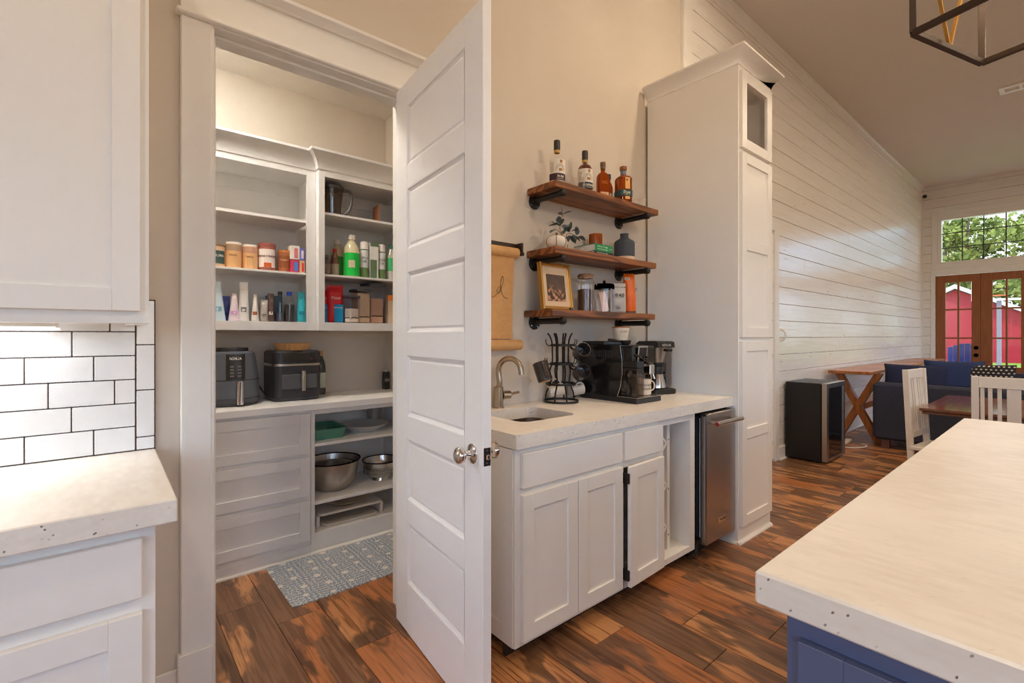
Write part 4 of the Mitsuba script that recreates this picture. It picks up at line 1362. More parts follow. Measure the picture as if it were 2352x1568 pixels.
put(k + '__print', cat(*[on_face((2.618, 1.965, Z3), -2.1, .027, .012, .03 + .02 * i, txt(s_, .006)) for i, s_ in enumerate(('ROAST', 'DARK', 'BEAN', 'GOLD'))]), 'matte', color=srgb(170, 156, 140), smooth=False)
k = bag('coffee_bag', 'tall orange coffee bag with a brown foot at the right of the lowest shelf', 'bag', None, (2.695, 1.955, Z3), -2.2, pouch(.092, .078, .272, .075, seed=6, crump=.002, flat=.93), np.array(srgb(232, 104, 24)), 'satin')
L_ = (2.695, 1.955, Z3)
put(k + '__foot_band', mv(pouch(.0935, .0795, .03, .0935, seed=6, crump=0, foot=1.0, flat=2), L_, rz=-2.2 + PI / 2), 'satin', color=srgb(96, 62, 46))
put(k + '__sticker', on_face(L_, -2.2, .018, -.018, .236, rect(.036, .018)), 'matte', color=srgb(230, 206, 186), smooth=False)
put(k + '__print', cat(on_face(L_, -2.2, .019, -.018, .236, txt('LIFT', .008, True)), on_face(L_, -1.1, .046, -.0, .165, mv(cyl(.011, 0, .001, 20, .0002)))), 'matte', color=srgb(40, 34, 30), smooth=False)
put(k + '__small_print', cat(*[on_face(L_, -1.1, .0475, 0, .13 - .021 * i, txt(s_, .007)) for i, s_ in enumerate(('WHOLE', 'BEAN', 'COFFEE', 'ARABICA', 'MEDIUM'))]), 'matte', color=srgb(250, 170, 110), smooth=False)

# kraft paper roll on the wall
k = thing('paper_roll', 'wall-mounted kraft paper roll with a handwritten word, hung beside the shelves', 'paper roll')
put(k + '__bar', box(1.10, 1.795, WY - .009, WY - .003, 1.815, 1.838, .001), 'bronze', smooth=False)
put(k + '__bracket', box(1.779, 1.790, WY - .06, WY - .003, 1.768, 1.838, .001), 'bronze', smooth=False)
put(k + '__roll', mv(lathe([(0, 1.11), (.026, 1.11), (.028, 1.113), (.028, 1.764), (.026, 1.767), (0, 1.767)], 32), (0, WY - .034, 1.781), ry=PI / 2), 'kraft_paper')
put(k + '__rod', mv(cyl(.006, 1.765, 1.812, 12), (0, WY - .034, 1.781), ry=PI / 2), 'bronze')
put(k + '__thumb_nut', cat(mv(cyl(.011, 1.798, 1.812, 16), (0, WY - .034, 1.781), ry=PI / 2), tube([(1.805, WY - .034, 1.78), (1.805, WY - .034, 1.812)], .003, 8)), 'bronze')
ys = [(WY - .036, 1.757), (WY - .028, 1.70), (WY - .016, 1.50), (WY - .014, 1.35), (WY - .018, 1.30)]
sheet = []
for (y0, z0) in ys:
    sheet.append([[1.115, y0, z0], [1.115 + .632 * (1 + .0), y0, z0], [1.747, y0 + .0012, z0], [1.115, y0 + .0012, z0]])
put(k + '__sheet', loft([np.array(r) for r in sheet]), 'kraft_paper', smooth=40)
put(k + '__lower_roll', mv(lathe([(0, 1.10), (.027, 1.10), (.029, 1.103), (.029, 1.788), (.027, 1.791), (.01, 1.789), (0, 1.789)], 32), (0, WY - .033, 1.267), ry=PI / 2), 'kraft_paper')
yw = lambda z: float(np.interp(z, [1.3, 1.35, 1.5, 1.7, 1.757], [WY - .0185, WY - .0145, WY - .0165, WY - .0285, WY - .0365]))
pen = spline([(1.50, 0, 1.545), (1.53, 0, 1.558), (1.555, 0, 1.57), (1.575, 0, 1.56), (1.585, 0, 1.54), (1.60, 0, 1.527), (1.625, 0, 1.54), (1.65, 0, 1.567), (1.655, 0, 1.59), (1.64, 0, 1.58), (1.632, 0, 1.558), (1.645, 0, 1.552), (1.662, 0, 1.585), (1.673, 0, 1.63), (1.667, 0, 1.645), (1.657, 0, 1.62), (1.660, 0, 1.575), (1.675, 0, 1.54), (1.695, 0, 1.527), (1.716, 0, 1.528)], 80)
put(k + '__handwriting', tube([(x, yw(z) - .0008, z) for x, _, z in pen], .0011, 5), 'matte', color=srgb(84, 60, 42))

# mug rack
k = thing('mug_rack', 'black iron wine-rack style mug stand on the bar worktop', 'mug rack')
rx_, ry_ = 2.038, 1.955
prof = [(.098, .008), (.097, .03), (.090, .06), (.070, .098), (.063, .125), (.070, .16), (.0715, .18), (.060, .215), (.055, .24), (.0555, .29), (.056, .33), (.062, .365), (.078, .395), (.084, .402)]


def ring_band(r, z, hgt=.012, t=.0035):
    return mv(lathe([(r - t / 2, z - hgt / 2), (r + t / 2, z - hgt / 2), (r + t / 2, z + hgt / 2), (r - t / 2, z + hgt / 2), (r - t / 2, z - hgt / 2)], 40), (rx_, ry_, .93))


for r, z in ((.100, .0075), (.083, .107), (.066, .224), (.060, .333)):
    put(k + '__ring', ring_band(r, z), 'black_iron')
for i, q in enumerate((-2.05, -2.75, -.1, .6, 2.0, 1.3)):
    pr = spline([(rx_ + r * math.cos(q), ry_ + r * math.sin(q), .93 + z) for r, z in prof], 40)
    put(k + '__strap', tube(pr, .004, 8, flat=(.006, .0022)), 'black_iron')
hooks = [(2.35, .333), (-2.6, .333), (-.35, .333), (-.9, .333), (2.5, .224), (2.9, .224), (-.55, .224), (-.2, .224), (3.0, .107), (-2.7, .107), (-.3, .107), (.3, .107)]
for q, z in hooks:
    r0 = {.333: .060, .224: .066, .107: .083}[z]
    c_, s_ = math.cos(q), math.sin(q)
    put(k + '__hook', tube(spline([(rx_ + r0 * c_, ry_ + r0 * s_, .93 + z), (rx_ + (r0 + .018) * c_, ry_ + (r0 + .018) * s_, .93 + z - .001), (rx_ + (r0 + .027) * c_, ry_ + (r0 + .027) * s_, .93 + z + .010), (rx_ + (r0 + .029) * c_, ry_ + (r0 + .029) * s_, .93 + z + .034)], 14), .0026, 8), 'black_iron')


def mug(label, c, axis, up, r, h, col, base, group, inner=None, handle_dir=None, text=None):
    """A mug with its foot at c, its axis along 'axis' (foot to mouth) and its handle towards 'up'."""
    k = thing('mug', label, 'mug', group)
    zx = np.asarray(axis, float) / np.linalg.norm(axis)
    hx = np.asarray(up, float)
    hx = hx - zx * np.dot(hx, zx)
    hx /= np.linalg.norm(hx)
    hy = np.cross(zx, hx)
    M = np.eye(4)
    M[:3, 0], M[:3, 1], M[:3, 2], M[:3, 3] = hx, hy, zx, c
    body = lathe([(r * .80, 0), (r * .93, .002), (r, .010), (r, h - .002), (r - .001, h), (r - .003, h), (r - .004, h - .003), (r - .0045, .012), (0, .007)], 40)
    foot = lathe([(0, .0015), (r * .70, .0015), (r * .74, -.0005), (r * .80, 0)], 40)
    hd = tube(spline([(r - .002, 0, h * .82), (r + .019, 0, h * .80), (r + .031, 0, h * .62), (r + .028, 0, h * .38), (r + .012, 0, h * .24), (r - .002, 0, h * .22)], 24), .005, 10, flat=(.0062, .0042))
    for nm, m_, cc, fin in (('body', body, col, 'gloss'), ('foot', foot, base, 'matte'), ('handle', hd, col, 'gloss')):
        m_.apply_transform(M)
        put(k + '__' + nm, m_, fin, color=cc)
    return k


DK = srgb(46, 38, 36)
mug('dark glazed mug hanging on the left of the mug stand, its bare clay foot showing', (1.862, 1.905, 1.066), (-.08, .36, .93), (.85, .30, .1), .042, .110, DK, srgb(178, 140, 104), 'mugs on the mug stand')
mug('dark glazed mug at the upper right of the mug stand, mouth towards us', (2.215, 1.975, 1.205), (-.42, -.72, .30), (-.75, .35, .55), .044, .098, DK, DK, 'mugs on the mug stand')
mug('dark glazed mug at the lower right of the mug stand, mouth towards us', (2.225, 1.985, 1.082), (-.45, -.72, .25), (-.75, .35, .55), .045, .100, srgb(52, 42, 40), DK, 'mugs on the mug stand')
mug('white mug hanging low behind the mug stand', (2.01, 2.035, .985), (.75, -.30, .12), (.0, -.2, .9), .038, .095, srgb(206, 196, 184), srgb(206, 196, 184), 'mugs on the mug stand')
mug('second white mug behind the mug stand, partly hidden by the coffee machine', (2.19, 2.03, .98), (.7, -.3, .1), (-.3, -.6, .6), .037, .09, srgb(206, 196, 184), srgb(206, 196, 184), 'mugs on the mug stand')

# espresso machine
k = thing('espresso_machine', 'black bean-to-cup espresso machine with a silver control panel on the bar', 'espresso machine')
BK, BK2 = srgb(20, 20, 21), srgb(32, 31, 31)
ex0, ex1 = 2.292, 2.530
put(k + '__base', cat(box(ex0 - .004, ex1 + .004, 1.607, 2.03, .931, .962, .004)), 'satin', color=BK2, smooth=False)
side = Polygon([(2.030, .955), (1.745, .955), (1.722, 1.02), (1.710, 1.10), (1.712, 1.18), (1.724, 1.262), (2.030, 1.262)])
m_ = trimesh.creation.extrude_polygon(side, ex1 - ex0, engine='earcut')
m_.vertices = np.c_[ex0 + m_.vertices[:, 2], m_.vertices[:, 0], m_.vertices[:, 1]]
m_.fix_normals()
put(k + '__body', m_, 'gloss', color=BK, smooth=30)
put(k + '__edge_trim', tube([(ex0 - .001, y_, z_) for y_, z_ in ((1.745, .962), (1.722, 1.02), (1.710, 1.10), (1.712, 1.18), (1.724, 1.262))], .0022, 8), 'polished_steel')
put(k + '__bean_lid', box(ex0 + .004, ex1 - .004, 1.845, 2.02, 1.262, 1.284, .003), 'satin', color=BK2, smooth=False)
for i in range(17):
    put(k + '__vent_slot', box(ex0 - .0015, ex0 + .001, 1.783 + .0125 * i, 1.7875 + .0125 * i, 1.188, 1.232, .0004), 'satin', color=srgb(64, 60, 58), smooth=False)
put(k + '__head', box(ex0 + .008, ex1 - .008, 1.642, 1.730, 1.150, 1.258, .008), 'gloss', color=BK, smooth=False)
pm = box(2.335, 2.425, -.003, .003, -.06, .062, .002)
pm.apply_transform(trimesh.transformations.rotation_matrix(.10, [1, 0, 0]))
pm.apply_translation([0, 1.634, 1.198])
put(k + '__control_panel', pm, 'polished_steel', smooth=False)
pm = box(2.345, 2.415, -.0045, -.003, -.045, .052, .001)
pm.apply_transform(trimesh.transformations.rotation_matrix(.10, [1, 0, 0]))
pm.apply_translation([0, 1.634, 1.198])
put(k + '__display', pm, 'gloss', color=srgb(18, 18, 20), smooth=False)
put(k + '__dial', mv(lathe([(0, .012), (.010, .012), (.013, .009), (.014, 0), (0, 0)], 24), (2.395, 1.628, 1.170), rx=PI / 2), 'polished_steel')
for bx_, bz in ((2.362, 1.180), (2.362, 1.163), (2.378, 1.192), (2.412, 1.192)):
    put(k + '__button', mv(lathe([(0, .004), (.0045, .003), (.005, 0), (0, 0)], 14), (bx_, 1.629, bz), rx=PI / 2), 'polished_steel')
put(k + '__spout', cat(box(2.425, 2.475, 1.61, 1.66, 1.09, 1.15, .006), tube([(2.44, 1.62, 1.10), (2.432, 1.61, 1.065)], .006, 10), tube([(2.46, 1.62, 1.10), (2.468, 1.61, 1.065)], .006, 10)), 'polished_steel', smooth=30)
put(k + '__milk_spout', tube(spline([(2.315, 1.66, 1.195), (2.318, 1.625, 1.205), (2.345, 1.605, 1.185), (2.38, 1.60, 1.17)], 16), .006, 10), 'gloss', color=BK)
put(k + '__drip_tray', cat(box(ex0 - .012, ex1 + .012, 1.598, 1.735, .962, .9665, .001)), 'brushed_steel', smooth=False)
put(k + '__water_seam', box(ex0 - .001, ex0 + .001, 1.80, 1.802, .965, 1.12, 0), 'satin', color=srgb(50, 48, 46), smooth=False)
put(k + '__power_cord', tube(spline([(2.24, 2.035, .935), (2.22, 2.0, .96), (2.225, 1.99, 1.01), (2.25, 2.0, 1.03), (2.285, 2.03, 1.0)], 22), .004, 8), 'satin', color=BK)
k = thing('milk_carafe', 'clear square milk carafe with a dark lid docked at the espresso machine', 'carafe')
put(k + '__jug', cat(mv(rbox(.066, .118, .150, .008), (2.333, 1.668, .968))), 'smoky_glass', smooth=30)
put(k + '__milk_tube', tube([(2.333, 1.69, .975), (2.333, 1.70, 1.12)], .006, 10), 'smoky_glass')
put(k + '__lid', mv(rbox(.064, .114, .036, .008), (2.333, 1.668, 1.098)), 'satin', color=srgb(36, 28, 28), smooth=30)
put(k + '__top', mv(rbox(.070, .122, .038, .01), (2.333, 1.668, 1.135)), 'satin', color=BK2, smooth=30)
mug('cream mug with a handwritten slogan on the drip tray', (2.445, 1.668, .9675), (0, 0, 1), (.95, -.35, 0), .043, .096, srgb(226, 210, 188), srgb(214, 198, 176), None)
k = 'mug_005'
put(k + '__lettering', cat(wrap_text('Adventure', .015, (2.445, 1.668, .9675 + .062), .0433, -2.3), wrap_text('Awaits', .015, (2.445, 1.668, .9675 + .040), .0433, -2.15)), 'matte', color=srgb(84, 70, 62), smooth=False)
k = thing('sugar_bowl', 'cream sugar pot with a wooden lid on top of the espresso machine', 'sugar pot')
put(k + '__pot', mv(lathe([(0, 0), (.036, 0), (.040, .003), (.052, .075), (.0525, .081), (.049, .081), (.038, .01), (0, .008)], 36), (2.466, 1.85, 1.2855)), 'satin', color=srgb(222, 208, 188))
put(k + '__lid', mv(lathe([(0, .089), (.052, .089), (.0535, .087), (.0535, .081), (0, .081)], 36), (2.466, 1.85, 1.2855)), 'satin', color=srgb(150, 96, 56))
put(k + '__lettering', wrap_text('SUGAR', .010, (2.466, 1.85, 1.2855 + .058), .0502, -2.05), 'matte', color=srgb(150, 128, 84), smooth=False)
k = thing('portafilter', 'black portafilter scoop lying on top of the espresso machine', 'coffee scoop')
put(k + '__cup', mv(lathe([(0, 0), (.018, 0), (.026, .008), (.030, .022), (.031, .028), (.028, .028), (.024, .012), (0, .006)], 28), (2.362, 1.735, 1.2625)), 'satin', color=BK2)
put(k + '__handle', tube(spline([(2.352, 1.762, 1.284), (2.335, 1.80, 1.29), (2.322, 1.835, 1.293)], 12), [.006] * 4 + [.009] * 8, 10), 'satin', color=BK2)

# drip coffee maker
k = thing('coffee_maker', 'tall black and steel drip coffee maker beside the tall cabinet', 'coffee maker')
mx, my = 2.845, 1.86
put(k + '__base', mv(rbox(.185, .225, .034, .03), (mx + .02, my - .0, .9305), rz=-.35), 'satin', color=BK2, smooth=30)
hd = Polygon([(-.075, .235), (-.075, .30), (-.055, .335), (-.02, .350), (.17, .352), (.19, .345), (.195, .31), (-.03, .30), (-.04, .235)])


def cm(m__):
    m__ = m__.copy()
    m__.apply_transform(mat(-1.95, (mx, my, .9305)))
    return m__


m_ = trimesh.creation.extrude_polygon(hd, .13, engine='earcut')
m_.vertices = np.c_[m_.vertices[:, 0] - .06, m_.vertices[:, 2] - .065, m_.vertices[:, 1]]
m_.fix_normals()
put(k + '__head', cm(m_), 'satin', color=BK2, smooth=30)
put(k + '__column', cm(box(-.155, -.105, -.055, .055, .03, .30, .008)), 'satin', color=BK, smooth=False)
put(k + '__brew_basket', cm(mv(lathe([(.040, .205), (.043, .212), (.066, .308), (.062, .308), (0, .30)], 36), (.03, 0, 0))), 'brushed_steel')
put(k + '__basket_rim', cm(mv(lathe([(0, .188), (.047, .188), (.049, .192), (.049, .205), (.042, .208), (0, .208)], 36), (.03, 0, 0))), 'satin', color=BK)
put(k + '__brew_lever', cm(box(.125, .175, -.02, .02, .285, .302, .006)), 'satin', color=BK, smooth=False)
put(k + '__badge', cm(text_plane('NINJA', .016, (.137, -.0, .318), [[0, 1, 0], [0, 0, 1], [1, 0, 0]])), 'matte', color=srgb(206, 200, 192), smooth=False)
put(k + '__tank', cm(mv(rbox(.075, .12, .30, .02), (-.06, .11, .03))), 'smoky_glass', smooth=30)
put(k + '__tank_lid', cm(mv(rbox(.078, .122, .012, .02), (-.06, .11, .33))), 'satin', color=BK2, smooth=30)
put(k + '__control_strip', cm(box(-.035, -.022, .055, .115, .03, .20, .002)), 'gloss', color=srgb(30, 30, 30), smooth=False)
for i in range(7):
    put(k + '__button', cm(mv(lathe([(0, .003), (.006, .002), (.0065, 0), (0, 0)], 12), (-.022, .073 + .024 * (i % 2), .06 + .036 * (i // 2)), ry=PI / 2)), 'polished_steel')
car = put(k + '__carafe', cm(mv(lathe([(0, .036), (.055, .036), (.059, .040), (.058, .06), (.040, .135), (.038, .14), (0, .14)], 36), (.03, 0, 0))), 'polished_steel')
put(car + '__collar', cm(mv(lathe([(.041, .130), (.043, .150), (.044, .175), (.038, .186), (0, .186)], 32), (.03, 0, 0))), 'satin', color=BK2)
put(car + '__handle', cm(tube(spline([(.03, -.038, .168), (.045, -.078, .165), (.05, -.088, .13), (.045, -.074, .075)], 18), .008, 10, flat=(.011, .006))), 'satin', color=BK)
k = thing('liquor_bottle', 'dark bottle with a pale label behind the glass of the tall cabinet', 'bottle')
put(k + '__body', mv(lathe([(0, 0), (.042, 0), (.043, .003), (.043, .105), (.036, .122), (.018, .135), (.015, .15), (.0145, .19), (0, .19)], 28), (3.20, 1.49, 2.5115)), 'gloss', color=srgb(50, 38, 36))
put(k + '__cap', mv(cyl(.018, .178, .212, 20), (3.20, 1.49, 2.5115)), 'satin', color=srgb(48, 44, 46))
put(k + '__label', wrap_patch((3.20, 1.49, 2.5115), .043, .03, .10, -2.2, 1.0), 'matte', color=srgb(196, 186, 172))
put(k + '__lettering', wrap_text('RUM', .014, (3.20, 1.49, 2.58), .044, -2.2), 'matte', color=srgb(70, 60, 56), smooth=False)
k = thing('shelf_clip', 'small white shelf rest screwed inside the glazed top cupboard', 'bracket')
put(k, mv(cat(box(-.05, .05, -.004, 0, -.008, .008, .002), mv(cyl(.006, 0, .012, 12), (.02, -.003, 0), rx=PI / 2)), (3.34, 2.029, 2.83)), 'satin', color=srgb(190, 178, 162), smooth=False)

# ------------------------------------------------------------------ pantry goods
YW = -1.8
def can(name, label, x, z, r, h, col, lid, band=None, words=(), group=None, y=3.25, lidr=1.0):
    k = thing(name, label, 'jar', group)
    put(k + '__body', mv(cyl(r, 0, h * .93, 32), (x, y, z)), 'satin', color=col)
    put(k + '__lid', mv(cyl(r * lidr, h * .9, h, 32), (x, y, z)), 'satin', color=lid)
    if band:
        put(k + '__label', wrap_patch((x, y, z), r, h * band[0], h * band[1], YW, 1.2), 'matte', color=band[2])
    if words:
        put(k + '__lettering', cat(*[wrap_text(s, hh, (x, y, z + h * f), r + .001, YW, bold=True) for s, hh, f in words]), 'matte', color=words_col, smooth=False)
    return k


Z2, Z1 = 1.7165, 1.4045
KR, words_col = srgb(222, 172, 118), srgb(236, 232, 224)
can('canister', 'short kraft tub with a dark green label at the left end of the pantry shelf', .494, Z2, .046, .13, srgb(206, 172, 136), srgb(120, 84, 56), (.15, .72, srgb(52, 70, 66)), [('SPIRULINA', .012, .5)])
words_col = srgb(120, 80, 50)
can('canister', 'taller kraft paper canister with a dark grey patch and white lid', .583, Z2, .043, .155, KR, srgb(240, 232, 222), (.66, .9, srgb(170, 140, 112)), [('CACAO', .008, .5)])
can('canister', 'kraft paper canister with a brown patch and white lid, next to the cocoa tub', .672, Z2, .042, .150, KR, srgb(240, 232, 222), (.66, .9, srgb(196, 148, 120)), [('MACA', .008, .5)])
words_col = srgb(96, 52, 44)
k = can('cocoa_tub', 'brown-lidded tub of cocoa powder with a cream label', .765, Z2, .048, .17, srgb(150, 84, 70), srgb(150, 84, 72), (.12, .78, srgb(236, 224, 214)), [('COCOA POWDER', .011, .52)], lidr=1.04)
put(k + '__emblem', wrap_patch((.765, 3.25, Z2), .049, .022, .048, YW + .1, .42, 10), 'matte', color=srgb(196, 92, 44))
words_col = srgb(230, 190, 150)
can('nut_butter_jar', 'jar of brown nut butter with a wavy orange lid beside the cocoa tub', .866, Z2, .037, .138, srgb(156, 92, 56), srgb(206, 126, 60), (.2, .75, srgb(132, 74, 44)), [('PEANUT', .009, .55)])
for i, (x, z, w, h, c, lab) in enumerate(((.917, Z2, .05, .083, (196, 60, 96), 'pink and blue carton at the bottom of the stack of boxes'), (.917, Z2 + .084, .055, .088, (232, 226, 214), 'white carton on top of the pink and blue carton'), (.960, Z2, .032, .083, (226, 190, 150), 'cream and red carton, second at the bottom of the stack'), (.958, Z2 + .084, .034, .075, (110, 110, 190), 'purple and white carton on top of the cream carton'))):
    k = thing('carton', lab, 'carton')
    put(k + '__box', box(x - w / 2, x + w / 2, 3.20, 3.32, z, z + h - .001, .001), 'satin', color=srgb(*c), smooth=False)
    put(k + '__print', box(x - w * .1, x + w * .3, 3.1993, 3.2, z + .01, z + h * .8, 0), 'matte', color=srgb(*((60, 130, 200), (206, 120, 120), (206, 60, 50), (240, 230, 220))[i]), smooth=False)
for i, (x, w, h, c, lab) in enumerate(((.50, .085, .23, (206, 226, 236), 'pale blue and white flour pouch at the left end of the lowest shelf'), (.555, .07, .155, (62, 80, 150), 'blue bag behind the pale pouches'), (.585, .066, .165, (232, 214, 222), 'white and lilac pouch leaning on the tall white pouch'), (.636, .058, .235, (236, 232, 228), 'tall white printed pouch on the lowest shelf'), (.697, .048, .165, (238, 232, 224), 'small white pouch with a brown picture'), (.748, .05, .135, (170, 162, 154), 'crumpled silver pouch beside the brown one'), (.785, .045, .175, (70, 48, 44), 'thin dark brown pouch folded at its top'), (.966, .055, .195, (52, 182, 196), 'turquoise bag at the right end of the lowest shelf'))):
    yy = 3.36 if i == 1 else 3.24
    k = bag('pouch', lab, 'bag', None, (x, yy, Z1), YW, pouch(w, .05, h, w * (.35 if i in (0, 2, 4) else .8), seed=20 + i), srgb(*c))
    put(k + '__print', on_face((x, yy, Z1), YW, .026, 0, h * .3, rect(w * .5, h * .12)), 'matte', color=srgb(*((120, 170, 190), (40, 50, 110), (206, 150, 200), (120, 120, 120), (150, 90, 60), (120, 110, 100), (200, 190, 180), (30, 130, 150))[i]), smooth=False)
k = thing('box', 'dark teal box behind the two plastic bottles', 'box')
put(k, box(.78, .875, 3.33, 3.36, Z1, Z1 + .17, .002), 'satin', color=srgb(46, 84, 104), smooth=False)


def pet(name, label, x, y, z, r, h, body, cap, fill=None, fillc=None, lab=None):
    k = thing(name, label, 'bottle')
    put(k + '__body', mv(lathe([(0, 0), (r * .9, 0), (r, .006), (r, h * .62), (r * .8, h * .74), (r * .42, h * .86), (r * .4, h * .9), (0, h * .9)], 28), (x, y, z)), *(('tub_plastic',) if body is None else ('gloss', body)))
    if fill:
        put(k + '__filling', mv(cyl(r * .95, .004, h * fill, 24), (x, y, z)), 'satin', color=fillc)
    put(k + '__cap', mv(cyl(r * .5, h * .88, h, 20), (x, y, z)), 'satin', color=cap)
    if lab:
        put(k + '__label', wrap_patch((x, y, z), r, h * lab[0], h * lab[1], YW, 1.3), 'matte', color=lab[2])
    return k


pet('bottle', 'clear plastic bottle with a black cap on the lowest shelf', .838, 3.24, Z1, .025, .19, None, srgb(30, 30, 34), .3, srgb(70, 74, 84))
pet('bottle', 'clear bottle of dark beans with a blue cap', .893, 3.24, Z1, .030, .192, None, srgb(34, 76, 206), .58, srgb(52, 46, 46))
Z2r = 1.7145
pet('sauce_bottle', 'dark jar with a mottled label at the left end of the deeper unit', 1.112, 3.2, Z2r, .027, .135, srgb(70, 52, 52), srgb(88, 70, 76), lab=(.1, .55, srgb(120, 100, 90)))
pet('sauce_bottle', 'brown sauce bottle with a red cap', 1.175, 3.22, Z2r, .026, .185, srgb(96, 56, 36), srgb(196, 40, 40), lab=(.02, .45, srgb(180, 160, 140)))
pet('juice_bottle', 'pale juice bottle with a green sleeve, the rear one of two', 1.222, 3.30, Z2r, .046, .26, srgb(222, 206, 160), srgb(216, 206, 190), lab=(.02, .55, srgb(60, 160, 70)))
k = pet('juice_bottle', 'large pale juice bottle with a bright green sleeve and a pear picture, the front one', 1.276, 3.19, Z2r, .052, .285, srgb(228, 214, 172), srgb(224, 216, 200), lab=(.02, .56, srgb(34, 176, 66)))
put(k + '__picture', wrap_patch((1.276, 3.19, Z2r), .053, .06, .11, YW - .1, .4), 'matte', color=srgb(224, 206, 180))
for i, (x, h, lab) in enumerate(((1.365, .252, 'white-capped olive oil spray can, nearest the juice bottles'), (1.492, .247, 'white-capped olive oil spray can beside the tall carton'))):
    k = thing('spray_can', lab, 'spray can', 'olive oil sprays')
    put(k + '__can', mv(cyl(.029, 0, h * .78, 28), (x, 3.19, Z2r)), 'gloss', color=srgb(230, 230, 228))
    put(k + '__foot_print', wrap_patch((x, 3.19, Z2r), .029, .004, h * .28, YW, 1.5), 'matte', color=srgb(92, 116, 72))
    put(k + '__collar', mv(cyl(.0295, h * .755, h * .785, 28), (x, 3.19, Z2r)), 'satin', color=srgb(70, 80, 70))
    put(k + '__cap', mv(lathe([(0, h), (.022, h), (.028, h - .008), (.0285, h * .785), (0, h * .785)], 28), (x, 3.19, Z2r)), 'satin', color=srgb(240, 236, 228))
    put(k + '__lettering', cat(wrap_text('Olive', .014, (x, 3.19, Z2r + h * .55), .0295, YW), wrap_text('Oil', .016, (x, 3.19, Z2r + h * .45), .0295, YW)), 'matte', color=srgb(60, 66, 60), smooth=False)
k = thing('carton', 'tall green and white carton between the olive oil sprays', 'carton')
put(k + '__box', box(1.398, 1.458, 3.16, 3.22, Z2r, Z2r + .25, .001), 'satin', color=srgb(226, 226, 220), smooth=False)
put(k + '__print', cat(box(1.398, 1.446, 3.1593, 3.16, Z2r, Z2r + .13, 0), box(1.398, 1.458, 3.1593, 3.16, Z2r + .222, Z2r + .25, 0)), 'matte', color=srgb(92, 112, 84), smooth=False)
pet('oil_bottle', 'green-capped bottle with a green and white label by the door', 1.565, 3.19, Z2r, .029, .255, srgb(206, 200, 188), srgb(36, 104, 78), lab=(.25, .62, srgb(72, 168, 106)))
# top shelf of the deeper unit
k = thing('blender_jug', 'clear blender jug with a dark lid and handle on the top pantry shelf', 'blender jug')
put(k + '__jug', mv(lathe([(0, .008), (.05, .008), (.068, .17), (.070, .17), (.054, 0), (0, 0)], 36), (1.15, 3.2, 2.1125)), 'smoky_glass')
put(k + '__lid', mv(lathe([(0, .205), (.06, .203), (.074, .19), (.074, .172), (0, .172)], 36), (1.15, 3.2, 2.1125)), 'satin', color=srgb(40, 38, 38))
put(k + '__handle', tube(spline([(1.215, 3.18, 2.285), (1.255, 3.165, 2.28), (1.262, 3.162, 2.20), (1.245, 3.165, 2.15), (1.20, 3.185, 2.125)], 24), .010, 10), 'satin', color=srgb(62, 58, 56))
put(k + '__blade', mv(cyl(.012, .01, .13, 16), (1.15, 3.2, 2.1125)), 'satin', color=srgb(70, 64, 62))
k = thing('desk_clock', 'small wooden wedge-shaped clock radio on the top pantry shelf', 'radio')
put(k + '__case', extr(Polygon([(1.46, 3.16), (1.56, 3.13), (1.60, 3.26), (1.47, 3.28)]), .125, 2.1125), 'satin', color=srgb(136, 84, 52), smooth=False)
put(k + '__face', mv(rbox(.095, .01, .12, .004), (1.511, 3.141, 2.114), rz=-.29), 'satin', color=srgb(74, 72, 72), smooth=30)
# lowest shelf of the deeper unit
for i, (x, y, lab) in enumerate(((1.105, 3.26, 'red flour bag at the back left of the deeper unit'), (1.175, 3.22, 'red flour bag with a blue panel in front of the other red bag'))):
    k = bag('flour_bag', lab, 'bag', None, (x, y, Z1), YW, pouch(.11, .07, .22 + .03 * i, .105, seed=40 + i), srgb(206, 32, 42))
    put(k + '__panel', on_face((x, y, Z1), YW, .037, .02, .062, rect(.055, .118)), 'matte', color=srgb(30, 138, 186), smooth=False)
    put(k + '__lettering', cat(on_face((x, y, Z1), YW, .0385, .02, .10, txt('BREAD MIX', .008, True)), on_face((x, y, Z1), YW, .030, .005, .165, txt('Flour', .018, True))), 'matte', color=srgb(240, 226, 220), smooth=False)
for i, (x, y, w, h, f, c, lab) in enumerate(((1.262, 3.15, .085, .175, .52, (232, 214, 196), 'smallest clear tub of rolled oats with a black lid'), (1.345, 3.20, .115, .225, .9, (206, 176, 146), 'middle clear tub full of oats with a black lid'), (1.452, 3.24, .13, .28, .62, (190, 150, 126), 'tallest clear tub of cereal with a black lid'))):
    k = thing('food_tub', lab, 'food tub', 'cereal tubs')
    put(k + '__tub', mv(loft([np.c_[np.array(rrect(-w * s / 2, w * s / 2, -w * s / 2, w * s / 2, .012, 3).exterior.coords)[:-1][::-1][::-1], np.full(16 if False else len(rrect(-1, 1, -1, 1, .1, 3).exterior.coords) - 1, zz)] for s, zz in ((.78, 0), (1, h * .94))]), (x, y, Z1), rz=.2), 'tub_plastic', smooth=30)
    m_ = mv(rbox(w * .82, w * .82, h * f, .014), (x, y, Z1 + .003), rz=.2)
    put(k + '__contents', m_, 'matte', color=srgb(*c), smooth=30)
    put(k + '__lid', mv(rbox(w * 1.06, w * 1.06, .018, .018), (x, y, Z1 + h * .94), rz=.2), 'satin', color=srgb(48, 46, 52), smooth=30)
k = thing('carton', 'cream carton with an orange top at the right of the cereal tubs', 'carton')
put(k + '__box', box(1.545, 1.615, 3.19, 3.25, Z1, Z1 + .205, .001), 'satin', color=srgb(226, 200, 168), smooth=False)
put(k + '__top_print', box(1.545, 1.615, 3.1893, 3.19, Z1 + .165, Z1 + .205, 0), 'matte', color=srgb(236, 136, 50), smooth=False)
